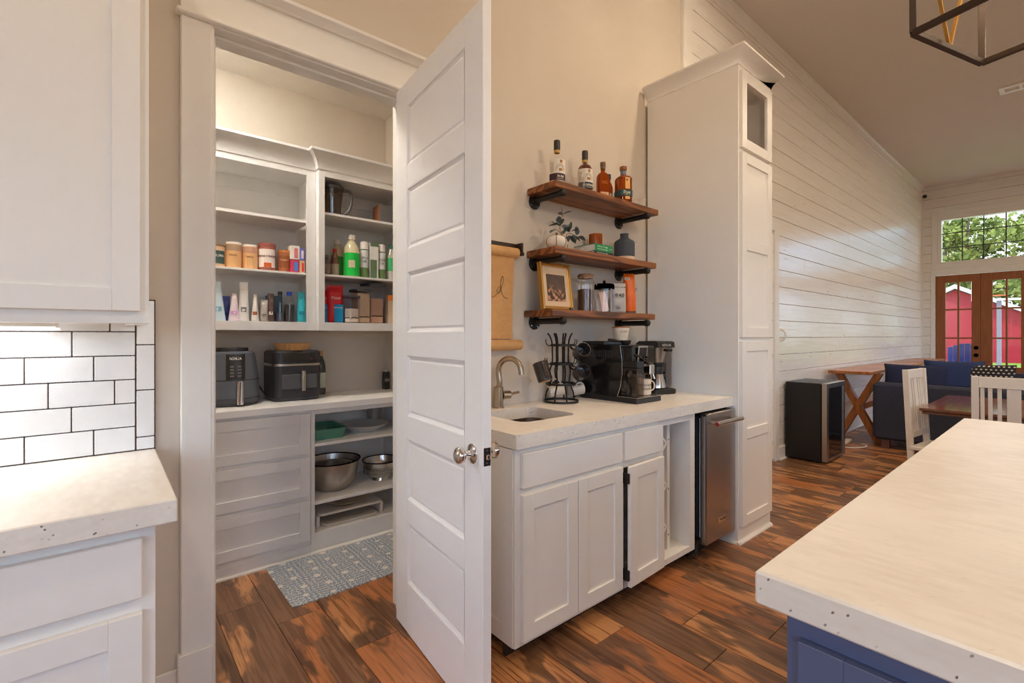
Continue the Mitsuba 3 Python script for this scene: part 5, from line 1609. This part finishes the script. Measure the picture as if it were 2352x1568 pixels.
# worktop appliances
ZC = .9125
k = thing('air_fryer', 'grey rounded air fryer with a chrome handle at the left of the pantry worktop', 'air fryer')
c0 = (.575, 3.245)
put(k + '__body', mv(lathe([(0, 0), (.12, 0), (.140, .02), (.145, .09), (.138, .17), (.128, .25), (.118, .305), (.10, .315), (0, .315)], 44), (*c0, ZC)), 'satin', color=srgb(78, 82, 90))
put(k + '__base_band', mv(lathe([(.120, .0), (.141, .018), (.146, .04), (.1455, .045), (.13, .0)], 44), (*c0, ZC)), 'satin', color=srgb(52, 54, 60))
put(k + '__seam', mv(lathe([(.1425, .148), (.1428, .15), (.1422, .152)], 44), (*c0, ZC)), 'satin', color=srgb(30, 30, 32))
put(k + '__vent', mv(cyl(.085, .316, .335, 32), (*c0, ZC)), 'satin', color=srgb(38, 38, 40))
put(k + '__control_panel', mv(wrap_patch((0, 0, 0), .139, .155, .30, -1.62, .34, 14, .004), (*c0, ZC), s=(1, 1, 1)), 'gloss', color=srgb(28, 27, 28), smooth=30)
put(k + '__lettering', wrap_text('NINJA', .014, (*c0, ZC + .275), .1432, -1.62, bold=True), 'matte', color=srgb(236, 232, 226), smooth=False)
for i in range(8):
    put(k + '__button', wrap_patch((*c0, ZC), .143, .170 + .018 * (i // 2), .180 + .018 * (i // 2), -1.62 + (-.13 if i % 2 else .13), .07, 5), 'satin', color=srgb(96, 92, 92))
put(k + '__handle', mv(rbox(.034, .03, .135, .012), (c0[0] + .012, c0[1] - .160, ZC + .012)), 'chrome', smooth=30)
put(k + '__cord', tube(spline([(.70, 3.30, ZC + .08), (.735, 3.34, ZC + .10), (.76, 3.36, ZC + .06), (.80, 3.36, ZC + .03)], 18), .004, 8), 'satin', color=srgb(24, 24, 24))
k = thing('air_fryer', 'black square air fryer with a glass drawer window and steel band', 'air fryer')
a0, yf = (.925, 3.295), 3.150
put(k + '__body', mv(rbox(.29, .28, .30, .05, top=.012), (*a0, ZC + .012)), 'satin', color=srgb(34, 34, 40), smooth=35)
put(k + '__base', mv(rbox(.28, .27, .03, .05), (*a0, ZC)), 'satin', color=srgb(52, 54, 62), smooth=35)
put(k + '__steel_band', mv(rbox(.294, .284, .024, .05), (*a0, ZC + .212)), 'polished_steel', smooth=35)
put(k + '__control_panel', box(.84, 1.02, yf - .002, yf + .006, ZC + .245, ZC + .298, .002), 'gloss', color=srgb(20, 20, 22), smooth=False)
put(k + '__power_light', box(1.0, 1.005, yf - .003, yf - .001, ZC + .258, ZC + .263, 0), 'gloss', color=srgb(220, 40, 50), smooth=False)
put(k + '__window', box(.825, 1.035, yf - .001, yf + .006, ZC + .075, ZC + .165, .002), 'gloss', color=srgb(72, 74, 80), smooth=False)
put(k + '__handle', mv(rbox(.026, .03, .125, .010), (.945, yf - .02, ZC + .062)), 'polished_steel', smooth=30)
k = thing('paper_liners', 'stack of pleated kraft air fryer liners on top of the black air fryer', 'paper liners')
q = np.arange(96) * 2 * PI / 96
rr = [np.c_[.915 + (r + .004 * (np.arange(96) % 2)) * np.cos(q), 3.25 + (r + .004 * (np.arange(96) % 2)) * np.sin(q), np.full(96, z)] for r, z in ((.085, ZC + .3135), (.108, ZC + .358), (.102, ZC + .356), (.08, ZC + .318))]
put(k, loft(rr), 'kraft_paper', smooth=False)
pet('oil_bottle', 'dark green oil bottle with a leaf label behind the black air fryer', 1.145, 3.41, ZC, .033, .30, srgb(28, 36, 26), srgb(180, 140, 90), lab=(.15, .5, srgb(196, 200, 180)))
k = thing('drink_carton', 'small black high protein drink carton on the pantry worktop', 'carton')
put(k + '__box', box(1.612, 1.652, 3.385, 3.43, ZC, ZC + .13, .001), 'satin', color=srgb(34, 28, 30), smooth=False)
put(k + '__cap', mv(cyl(.012, .13, .145, 16), (1.632, 3.41, ZC)), 'satin', color=srgb(230, 226, 222))
put(k + '__lettering', cat(text_plane('HIGH', .010, (1.632, 3.3848, ZC + .07)), text_plane('PROTEIN', .006, (1.632, 3.3848, ZC + .06))), 'matte', color=srgb(236, 230, 224), smooth=False)
# open base shelves
k = thing('baking_dish', 'green rectangular baking dish on the upper open shelf', 'baking dish')
ring = lambda w, d, z: np.c_[np.array(rrect(-w / 2, w / 2, -d / 2, d / 2, .03, 4).exterior.coords)[:-1], np.full(len(rrect(-1, 1, -1, 1, .1, 4).exterior.coords) - 1, z)]
put(k, mv(loft([ring(.20, .26, 0), ring(.23, .29, .06), ring(.24, .30, .066), ring(.225, .285, .066), ring(.19, .25, .008)]), (1.085, 3.2, .6635)), 'gloss', color=srgb(72, 132, 112), smooth=40)
k = thing('pie_plate', 'wide grey-white stoneware plate beside the green dish', 'plate')
put(k, mv(lathe([(0, 0), (.09, 0), (.10, .012), (.16, .045), (.163, .050), (.155, .05), (.10, .018), (0, .012)], 44), (1.375, 3.2, .6635)), 'gloss', color=srgb(190, 190, 188))
can('crock', 'small grey stoneware crock behind the plate', 1.53, .6635, .045, .14, srgb(150, 144, 136), srgb(140, 132, 122), y=3.39)
for nm, lab, x, y, r, h, mt in (('mixing_bowl', 'large brushed steel mixing bowl on the middle open shelf', 1.15, 3.20, .175, .19, 'brushed_steel'), ('colander', 'steel colander on a ring foot at the right of the mixing bowl', 1.49, 3.19, .125, .135, 'polished_steel')):
    k = thing(nm, lab, 'bowl')
    f0 = .022 if nm == 'colander' else 0
    put(k + '__bowl', mv(lathe([(0, f0), (r * .55, f0), (r * .85, f0 + h * .3), (r * .96, h * .75), (r, h), (r * 1.03, h + .003), (r * 1.02, h - .004), (r * .985, h - .002), (r * .94, h * .75), (r * .83, f0 + h * .33), (r * .52, f0 + .004), (0, f0 + .004)], 48), (x, y, .3095)), mt)
    if nm == 'colander':
        put(k + '__foot', mv(lathe([(r * .5, 0), (r * .52, 0), (r * .48, .024), (r * .46, .024), (r * .5, 0)], 32), (x, y, .3095)), mt)
        dots = [mv(cyl(.0028, -.001, .001, 6, .0001), (x + r * .955 * math.cos(t_), y + r * .955 * math.sin(t_), .3095 + h * (.42 + .08 * j)), rx=PI / 2, rz=t_ + PI / 2) for j in range(5) for t_ in np.linspace(-3.6, .4, 46)]
        labels[put(k + '__holes', cat(dots), 'matte', color=srgb(50, 44, 40), smooth=False)] = {'kind': 'stuff', 'label': 'rows of drain holes'}
k = thing('stock_pot', 'smaller steel bowl nested in the large mixing bowl', 'bowl')
put(k, mv(lathe([(0, .01), (.09, .01), (.125, .06), (.13, .15), (.136, .155), (.13, .153), (.12, .06), (0, .014)], 44), (1.14, 3.20, .312)), 'polished_steel')
k = thing('serving_tray', 'white footed serving tray on the bottom open shelf', 'tray')
put(k + '__tray', mv(rbox(.42, .30, .014, .03), (1.22, 3.18, .195)), 'satin', color=srgb(206, 200, 192), smooth=30)
put(k + '__foot', box(1.00, 1.02, 3.05, 3.31, .1245, .195, .003), 'satin', color=srgb(206, 200, 192), smooth=False)
put(k + '__foot', box(1.42, 1.44, 3.05, 3.31, .1245, .195, .003), 'satin', color=srgb(206, 200, 192), smooth=False)
k = thing('platter', 'shallow cream platter lying on the footed tray', 'plate')
put(k, mv(lathe([(0, 0), (.09, 0), (.145, .026), (.14, .027), (.09, .006), (0, .005)], 40), (1.23, 3.18, .2095)), 'gloss', color=srgb(206, 190, 168))
k = thing('platter', 'low oblong platter underneath the footed tray', 'plate')
put(k, mv(rbox(.36, .22, .016, .05), (1.22, 3.13, .1245)), 'gloss', color=srgb(196, 190, 182), smooth=30)

# ------------------------------------------------------------------ island lantern, living room
k = thing('pendant_lantern', 'bronze open-frame lantern hanging above the island', 'pendant light')
LY = -.29


def lb(a, b, r=.0085):
    d = np.array(b, float) - np.array(a, float)
    L = np.linalg.norm(d)
    m_ = box(-r, r, -r, r, 0, L, .001)
    m_.apply_transform(trimesh.geometry.align_vectors([0, 0, 1], d / L))
    m_.apply_translation(a)
    return m_


def lant(k, cx_, cy_, z0, bulbs):
    S, Ht = .20, .52
    M_ = mat(LY, (cx_, cy_, z0))
    P3 = lambda x, y, z: (M_ @ np.array([x, y, z, 1]))[:3]
    C = [(-S, -S), (S, -S), (S, S), (-S, S)]
    for i in range(4):
        (xa, ya), (xb, yb) = C[i], C[(i + 1) % 4]
        put(k + '__bar', lb(P3(xa, ya, 0), P3(xb, yb, 0)), 'bronze', smooth=False)
        put(k + '__bar', lb(P3(xa, ya, Ht), P3(xb, yb, Ht)), 'bronze', smooth=False)
        put(k + '__post', lb(P3(xa, ya, 0), P3(xa, ya, Ht)), 'bronze', smooth=False)
        mx_, my_ = (xa + xb) / 2, (ya + yb) / 2
        put(k + '__brace', lb(P3(mx_, my_, 0), P3(xa, ya, Ht), .005), 'gilt', smooth=False)
        put(k + '__brace', lb(P3(mx_, my_, 0), P3(xb, yb, Ht), .005), 'gilt', smooth=False)
    put(k + '__stem', tube([P3(0, 0, Ht - .15), P3(0, 0, CZ - z0)], .008, 10), 'bronze')
    for q in (0, PI / 2, PI, 1.5 * PI):
        put(k + '__arm', tube([P3(0, 0, Ht - .14), P3(.07 * math.cos(q), .07 * math.sin(q), Ht - .14)], .005, 8), 'bronze')
        lamp(k + '__bulb', mv(lathe([(0, 0), (.012, .004), (.016, .02), (.01, .045), (0, .055)], 16), P3(.07 * math.cos(q), .07 * math.sin(q), Ht - .13)), bulbs, WARM)


lant(k, 2.01, .073, 2.24, LAMP_POWER['bulb'])
k = thing('ceiling_vent', 'white louvred ceiling vent near the far end of the room', 'vent')
put(k + '__frame', cat(box(8.3, 8.36, -.2, .62, CZ - .014, CZ - .001, .002), box(8.47, 8.53, -.2, .62, CZ - .014, CZ - .001, .002), box(8.3, 8.53, .57, .62, CZ - .014, CZ - .001, .002)), 'trim_paint', smooth=False)
for i in range(4):
    put(k + '__slat', box(8.36, 8.47, -.15 + .19 * i, -.12 + .19 * i, CZ - .012, CZ - .003, .001), 'trim_paint', smooth=False)
k = thing('wine_cooler', 'black wine cooler with a steel-framed glass door against the shiplap wall', 'wine cooler')
put(k + '__case', box(5.588, 6.17, 1.665 + .03, 2.03, .02, .825, .006), 'satin', color=srgb(20, 18, 18), smooth=False)
put(k + '__door_frame', cat(box(5.588, 5.65, 1.64, 1.69, .025, .828, .004), box(6.12, 6.17, 1.64, 1.69, .025, .828, .004), box(5.588, 6.17, 1.64, 1.69, .775, .828, .004), box(5.588, 6.17, 1.64, 1.69, .025, .06, .004)), 'brushed_steel', smooth=False)
put(k + '__door_glass', box(5.65, 6.12, 1.65, 1.68, .06, .775, .001), 'dark_glass', smooth=False)
put(k + '__feet', cat(box(5.62, 5.66, 1.72, 1.76, 0, .02, 0), box(6.1, 6.14, 1.72, 1.76, 0, .02, 0), box(5.62, 5.66, 1.96, 2.0, 0, .02, 0), box(6.1, 6.14, 1.96, 2.0, 0, .02, 0)), 'black_iron', smooth=False)
k = thing('console_table', 'long rustic wood console table on crossed legs behind the sofa', 'table')
put(k + '__top', box(6.85, 11.8, 1.57, 2.0, .853, .888, .004), 'warm_wood', smooth=False)
for tx_ in (7.25, 11.3):
    for s in (1, -1):
        m_ = box(tx_ - .045, tx_ + .045, -.045, .045, -.53, .53, .003)
        m_.apply_transform(trimesh.transformations.rotation_matrix(s * .42, [1, 0, 0], [tx_, 0, 0]))
        m_.apply_translation([0, 1.785, .43])
        m_.vertices[:, 2] = np.clip(m_.vertices[:, 2], .001, .852)
        put(k + '__leg', m_, 'warm_wood', smooth=False)
put(k + '__stretcher', box(7.2, 11.35, 1.75, 1.82, .38, .46, .003), 'warm_wood', smooth=False)
k = thing('sofa', 'charcoal navy sofa seen from behind, in front of the console table', 'sofa')
put(k + '__back', mv(rbox(.22, 2.3, .66, .06, top=.03), (7.02, .42, .105)), 'sofa_fabric', smooth=40)
put(k + '__seat', mv(rbox(.95, 2.3, .33, .06), (7.5, .42, .105)), 'sofa_fabric', smooth=40)
put(k + '__arm', mv(rbox(.95, .2, .5, .06), (7.5, 1.46, .105)), 'sofa_fabric', smooth=40)
put(k + '__arm', mv(rbox(.95, .2, .5, .06), (7.5, -.62, .105)), 'sofa_fabric', smooth=40)
for y_ in (-.6, 1.45):
    put(k + '__foot', box(6.95, 7.02, y_ - .04, y_ + .04, 0, .105, .002), 'table_wood', smooth=False)


def cushion(label, c, w, h, t, col, yaw, pitch):
    k = thing('cushion', label, 'cushion')
    u, v_ = np.meshgrid(np.linspace(-1, 1, 17), np.linspace(-1, 1, 17), indexing='ij')
    th_ = t / 2 * ((1 - u ** 4) * (1 - v_ ** 4)) ** .5 + .002
    X_ = u * (1 - .06 * (1 - v_ ** 2)) * w / 2
    Z_ = v_ * (1 - .06 * (1 - u ** 2)) * h / 2
    id_ = np.arange(289).reshape(17, 17)
    F = [[id_[i, j], id_[i + 1, j], id_[i + 1, j + 1], id_[i, j + 1]] for i in range(16) for j in range(16)]
    F = [t_ for a, b, c_, d in F for t_ in ((a, b, c_), (a, c_, d))]
    A_ = mesh(np.stack([X_.ravel(), -th_.ravel(), Z_.ravel()], 1), F)
    B_ = mesh(np.stack([X_.ravel(), th_.ravel(), Z_.ravel()], 1), [f[::-1] for f in F])
    m_ = cat(A_, B_)
    m_.apply_transform(trimesh.transformations.euler_matrix(pitch, 0, yaw, 'sxyz'))
    m_.apply_translation(c)
    put(k, m_, *((col,) if isinstance(col, str) else ('fabric', col)), smooth=True)


def dash_color(p, n, uv):
    gy, gz = p.y * 26, p.z * 30
    gy = gy + .5 * (dr.floor(gz) - 2 * dr.floor(dr.floor(gz) / 2))
    a, b = dr.abs(gy - dr.floor(gy) - .5), dr.abs(gz - dr.floor(gz) - .5)
    return mix(srgb(38, 36, 40), srgb(206, 196, 180), smoothstep(.32, .26, a + b * .9) * smoothstep(.22, .16, b))


scene['dash_fabric'] = two(principled(proc(dash_color), 0.95))
cushion('navy back cushion slumped at the near end of the sofa', (7.25, 1.22, .80), .62, .36, .24, srgb(50, 54, 78), PI / 2, .2)
cushion('blue throw cushion in the middle of the sofa back', (7.32, .90, .83), .52, .42, .2, srgb(52, 62, 96), PI / 2 + .15, .25)
cushion('dark cushion patterned with small cream marks', (7.32, .66, .80), .5, .42, .18, 'dash_fabric', PI / 2 - .1, .2)
k = thing('armchair', 'dark upholstered armchair by the entry doors', 'armchair')
put(k + '__seat', mv(rbox(.7, .7, .42, .08), (11.6, .85, .01)), 'sofa_fabric', smooth=40)
put(k + '__back', mv(rbox(.18, .75, .70, .07), (11.2, .85, .01)), 'sofa_fabric', smooth=40)
k = thing('dining_table', 'glossy dark wood dining table with a moulded edge beyond the island', 'table')
put(k + '__top', box(4.80, 6.05, -1.1, .79, .738, .76, .006), 'table_wood', smooth=False)
put(k + '__edge', box(4.815, 6.035, -1.085, .775, .715, .738, .006), 'table_wood', smooth=False)
put(k + '__pedestal', cat(box(5.15, 5.7, .30, .48, 0, .715, .01)), 'satin', color=srgb(214, 208, 198), smooth=False)
put(k + '__pedestal', cat(box(5.15, 5.7, -.80, -.62, 0, .715, .01)), 'satin', color=srgb(214, 208, 198), smooth=False)


def chair(label, loc, yaw):
    k = thing('dining_chair', label, 'chair', 'white slat-back dining chairs')
    g = lambda m_: mv(m_, loc, rz=yaw)
    WH = srgb(214, 206, 194)
    for s in (-1, 1):
        p_ = box(-.02, .02, s * .18 - .0175, s * .18 + .0175, .0, 1.05, .003)
        p_.vertices[:, 0] -= .05 * np.clip((p_.vertices[:, 2] - .45) / .6, 0, 1) ** 1.2
        put(k + '__leg', g(p_), 'satin', color=WH, smooth=False)
        put(k + '__leg', g(box(.37, .41, s * .18 - .0175, s * .18 + .0175, 0, .43, .003)), 'satin', color=WH, smooth=False)
    put(k + '__seat', g(box(-.02, .43, -.205, .205, .43, .46, .006)), 'satin', color=WH, smooth=False)
    put(k + '__top_rail', g(box(-.066, -.042, -.163, .163, .975, 1.048, .003)), 'satin', color=WH, smooth=False)
    put(k + '__lower_rail', g(box(-.03, -.006, -.163, .163, .52, .57, .003)), 'satin', color=WH, smooth=False)
    for y_, w_ in ((0, .032), (.065, .010), (.108, .0105), (.145, .010), (-.065, .010), (-.108, .0105), (-.145, .010)):
        sl = box(-.024, -.010, y_ - w_, y_ + w_, .56, .98, .002)
        sl.vertices[:, 0] -= .036 * np.clip((sl.vertices[:, 2] - .56) / .42, 0, 1)
        put(k + '__slat', g(sl), 'satin', color=WH, smooth=False)


chair('white slat-back dining chair with its back to the island', (4.46, .258, 0), 0)
chair('white dining chair seen edge-on at the side of the dark table', (4.98, .80, 0), -PI / 2 - .12)
k = thing('power_strip', 'white power strip and cords on the floor under the console table', 'power strip')
put(k + '__strip', box(6.75, 7.05, 1.80, 1.86, .001, .04, .006), 'satin', color=srgb(226, 218, 206), smooth=False)
put(k + '__cord', tube(spline([(6.75, 1.83, .012), (6.6, 1.75, .012), (6.75, 1.62, .012), (6.95, 1.68, .012)], 24), .008, 8), 'satin', color=srgb(226, 218, 206))
k = thing('wall_hook', 'small white curved hook on the shiplap wall beyond the tall cabinet', 'hook')
put(k, tube(spline([(5.54, WY - .018, 1.385), (5.54, WY - .05, 1.36), (5.54, WY - .052, 1.30), (5.54, WY - .02, 1.262)], 20), .011, 10), 'satin', color=srgb(232, 228, 220))
k = thing('security_camera', 'small dark-lensed camera in the top corner of the far wall', 'camera')
put(k + '__body', mv(cyl(.045, 0, .10, 20), (FX - .1, WY - .10, 4.10), ry=-PI / 2), 'satin', color=srgb(206, 198, 186))
put(k + '__lens', mv(cyl(.036, .099, .104, 20), (FX - .1, WY - .10, 4.10), ry=-PI / 2), 'gloss', color=srgb(14, 12, 12))

# transom window and entry doors
k = struct('window_1', label='white transom window of small panes over the entry doors')
fr = [box(FX - .03, FX + .12, 1.745, 1.80, 2.745, 3.685, .003), box(FX - .03, FX + .12, -1.1, -1.05, 2.745, 3.685, .003), box(FX - .03, FX + .12, -1.05, 1.745, 2.745, 2.772, .003), box(FX - .03, FX + .12, -1.05, 1.745, 3.605, 3.685, .003)]
put(k + '__frame', cat(fr), 'trim_paint', smooth=False)
put(k + '__casing', cat(box(FX - .034, FX, 1.80, 1.89, 2.63, 3.77, .003), box(FX - .034, FX, -1.2, 1.80, 3.685, 3.77, .003), box(FX - .034, FX, -1.2, 1.89, 2.63, 2.745, .003)), 'trim_paint', smooth=False)
for i in range(1, 9):
    put(k + '__muntin', box(FX + .05, FX + .07, 1.745 - .2985 * i - .007, 1.745 - .2985 * i + .007, 2.77, 3.605, 0), 'black_iron', smooth=False)
for z_ in (3.054, 3.342):
    put(k + '__muntin', box(FX + .05, FX + .07, -1.05, 1.745, z_ - .007, z_ + .007, 0), 'black_iron', smooth=False)
put(k + '__pane', mesh([[FX + .06, -1.05, 2.77], [FX + .06, 1.745, 2.77], [FX + .06, 1.745, 3.605], [FX + .06, -1.05, 3.605]], [[0, 1, 2], [0, 2, 3]]), 'pane_glass', smooth=False)
struct('trim_7', cat(box(FX - .034, FX, 1.835, 1.905, 0, 2.515, .003), box(FX - .034, FX, -1.2, 1.905, 2.515, 2.63, .003)), 'trim_paint', smooth=False)
for i, (ya, yb) in enumerate(((1.832, 1.186), (1.184, .538), (.536, -.11), (-.112, -1.095))):
    k = struct(f'door_{i + 2}', label='stained wood entry door with six glass panes')
    g0, g1 = ya - .145, yb + .125
    if i == 1:
        g0, g1 = ya - .16, .656
    ws = [box(FX, FX + .045, g0, ya, .01, 2.505, .003), box(FX, FX + .045, yb, g1, .01, 2.505, .003), box(FX, FX + .045, g1, g0, 2.36, 2.505, .002), box(FX, FX + .045, g1, g0, .01, .73, .002)]
    put(k + '__frame', cat(ws), 'entry_wood', smooth=False)
    md = (g0 + g1) / 2
    put(k + '__muntin', box(FX + .005, FX + .04, md - .014, md + .014, .73, 2.36, .002), 'entry_wood', smooth=False)
    for z_ in (1.267, 1.826):
        put(k + '__muntin', box(FX + .005, FX + .04, g1, g0, z_ - .014, z_ + .014, .002), 'entry_wood', smooth=False)
    put(k + '__pane', mesh([[FX + .022, g1, .73], [FX + .022, g0, .73], [FX + .022, g0, 2.36], [FX + .022, g1, 2.36]], [[0, 1, 2], [0, 2, 3]]), 'pane_glass', smooth=False)
    if i == 0:
        for z_ in (1.084, .94):
            put(k + '__lock', mv(lathe([(0, .03), (.03, .025), (.034, 0), (0, 0)], 20), (FX, 1.247, z_), ry=-PI / 2), 'black_iron')

# ------------------------------------------------------------------ outside
struct('ground_lawn', box(FX + 1.5, 120, -70, 70, -.5, -.2, 0), 'lawn_grass', smooth=False)
struct('porch_floor', box(FX + .16, FX + 1.5, -8, 8, -.4, -.05, 0), 'drive_concrete', smooth=False)
struct('driveway', box(21, 31, -40, 40, -.25, -.19, 0), 'drive_concrete', smooth=False)
k = thing('porch_chair', 'blue slatted porch chair outside the left entry door', 'chair')
for i in range(7):
    y_ = 1.72 - i * .085
    put(k + '__back_slat', box(FX + .5, FX + .525, y_ - .08, y_, .25, 1.06 + .10 * math.sin(PI * (i + .5) / 7), .004), 'satin', color=srgb(56, 88, 176), smooth=False)
put(k + '__seat', box(FX + .5, FX + 1.05, 1.14, 1.72, .22, .26, .004), 'satin', color=srgb(56, 88, 176), smooth=False)
for x_, y_ in ((.52, 1.16), (.52, 1.68), (1.0, 1.16), (1.0, 1.68)):
    put(k + '__leg', box(FX + x_, FX + x_ + .05, y_, y_ + .05, -.05, .22, .003), 'satin', color=srgb(56, 88, 176), smooth=False)
k = thing('barn', 'red barn with a pale gable roof across the drive', 'barn')
put(k + '__wall', extr(Polygon([(-3, 0), (3, 0), (3, 2.6), (0, 4.2), (-3, 2.6)]), 6), 'matte', color=srgb(150, 40, 52), smooth=False)
bm = mat(0)
m_ = extr(Polygon([(-3, 0), (3, 0), (3, 2.6), (0, 4.2), (-3, 2.6)]), 6)
m_.vertices = np.c_[38 + m_.vertices[:, 2], 4.6 + m_.vertices[:, 0], -.2 + m_.vertices[:, 1]]
m_.fix_normals()
del scene[k + '__wall']
put(k + '__wall', m_, 'matte', color=srgb(150, 40, 52), smooth=False)
r_ = extr(Polygon([(-3.4, 2.4), (0, 4.25), (3.4, 2.4), (3.4, 2.65), (0, 4.5), (-3.4, 2.65)]), 6.6)
r_.vertices = np.c_[37.7 + r_.vertices[:, 2], 4.6 + r_.vertices[:, 0], -.2 + r_.vertices[:, 1]]
r_.fix_normals()
put(k + '__roof', r_, 'matte', color=srgb(206, 206, 210), smooth=False)
k = thing('basketball_hoop', 'basketball hoop with a white-framed backboard by the drive', 'basketball hoop')
put(k + '__pole', box(30.1, 30.25, 2.15, 2.3, -.2, 3.0, .01), 'satin', color=srgb(110, 112, 118), smooth=False)
put(k + '__board_frame', cat(box(30, 30.06, 1.3, 3.1, 3.95, 4.05, 0), box(30, 30.06, 1.3, 3.1, 2.85, 2.95, 0), box(30, 30.06, 1.3, 1.4, 2.9, 4.0, 0), box(30, 30.06, 3.0, 3.1, 2.9, 4.0, 0)), 'satin', color=srgb(240, 240, 240), smooth=False)
put(k + '__rim', mv(lathe([(.22, 0), (.25, 0), (.25, .03), (.22, .03), (.22, 0)], 20), (29.7, 2.2, 3.05)), 'satin', color=srgb(226, 96, 50))
tr = np.random.default_rng(5)
TREES = [(46, 9, 11), (50, 5.5, 13), (47, 1.5, 10), (52, -2.5, 13), (46, -6, 11), (55, 13, 14), (44, 13, 10), (58, 0, 15), (60, 8, 15), (49, -10, 12), (40, -1.2, 6)]
for i, (x_, y_, h_) in enumerate(TREES):
    k = thing('tree', ('broad pale green tree', 'tall darker green tree')[i % 2] + ' beyond the drive, seen through the entry windows', 'tree', 'trees beyond the drive')
    put(k + '__trunk', tube([(x_, y_, -.2), (x_ + .2, y_ + .1, h_ * .4), (x_, y_ - .2, h_ * .8)], [.22, .16, .06], 8), 'bark')
    n_ = 2600
    d_ = tr.normal(size=(n_, 3))
    d_ /= np.linalg.norm(d_, axis=1, keepdims=True)
    cl = tr.normal(size=(34, 3)) * np.array([1.3, 1.3, h_ * .2]) + np.array([x_, y_, h_ * .55])
    ctr = cl[tr.integers(0, 34, n_)] + d_ * tr.uniform(.1, 1.0, (n_, 1))
    ctr[:, 2] = np.maximum(ctr[:, 2], .2)
    a_ = tr.normal(size=(n_, 3))
    a_ /= np.linalg.norm(a_, axis=1, keepdims=True)
    b_ = np.cross(a_, tr.normal(size=(n_, 3)))
    b_ /= np.linalg.norm(b_, axis=1, keepdims=True)
    s_ = tr.uniform(.14, .30, (n_, 1))
    V = np.stack([ctr - a_ * s_, ctr + b_ * s_ * .6, ctr + a_ * s_, ctr - b_ * s_ * .6], 1).reshape(-1, 3)
    i4 = np.arange(n_)[:, None] * 4
    F = np.vstack([i4 + [0, 1, 2], i4 + [0, 2, 3]])
    put(k + '__crown', mesh(V, F), 'tree_leaf', smooth=False)

for i, kk in enumerate([q for q in labels if q.startswith('recessed_light') and '__' not in q]):
    labels[kk]['label'] = 'round recessed ceiling light, out of view overhead'
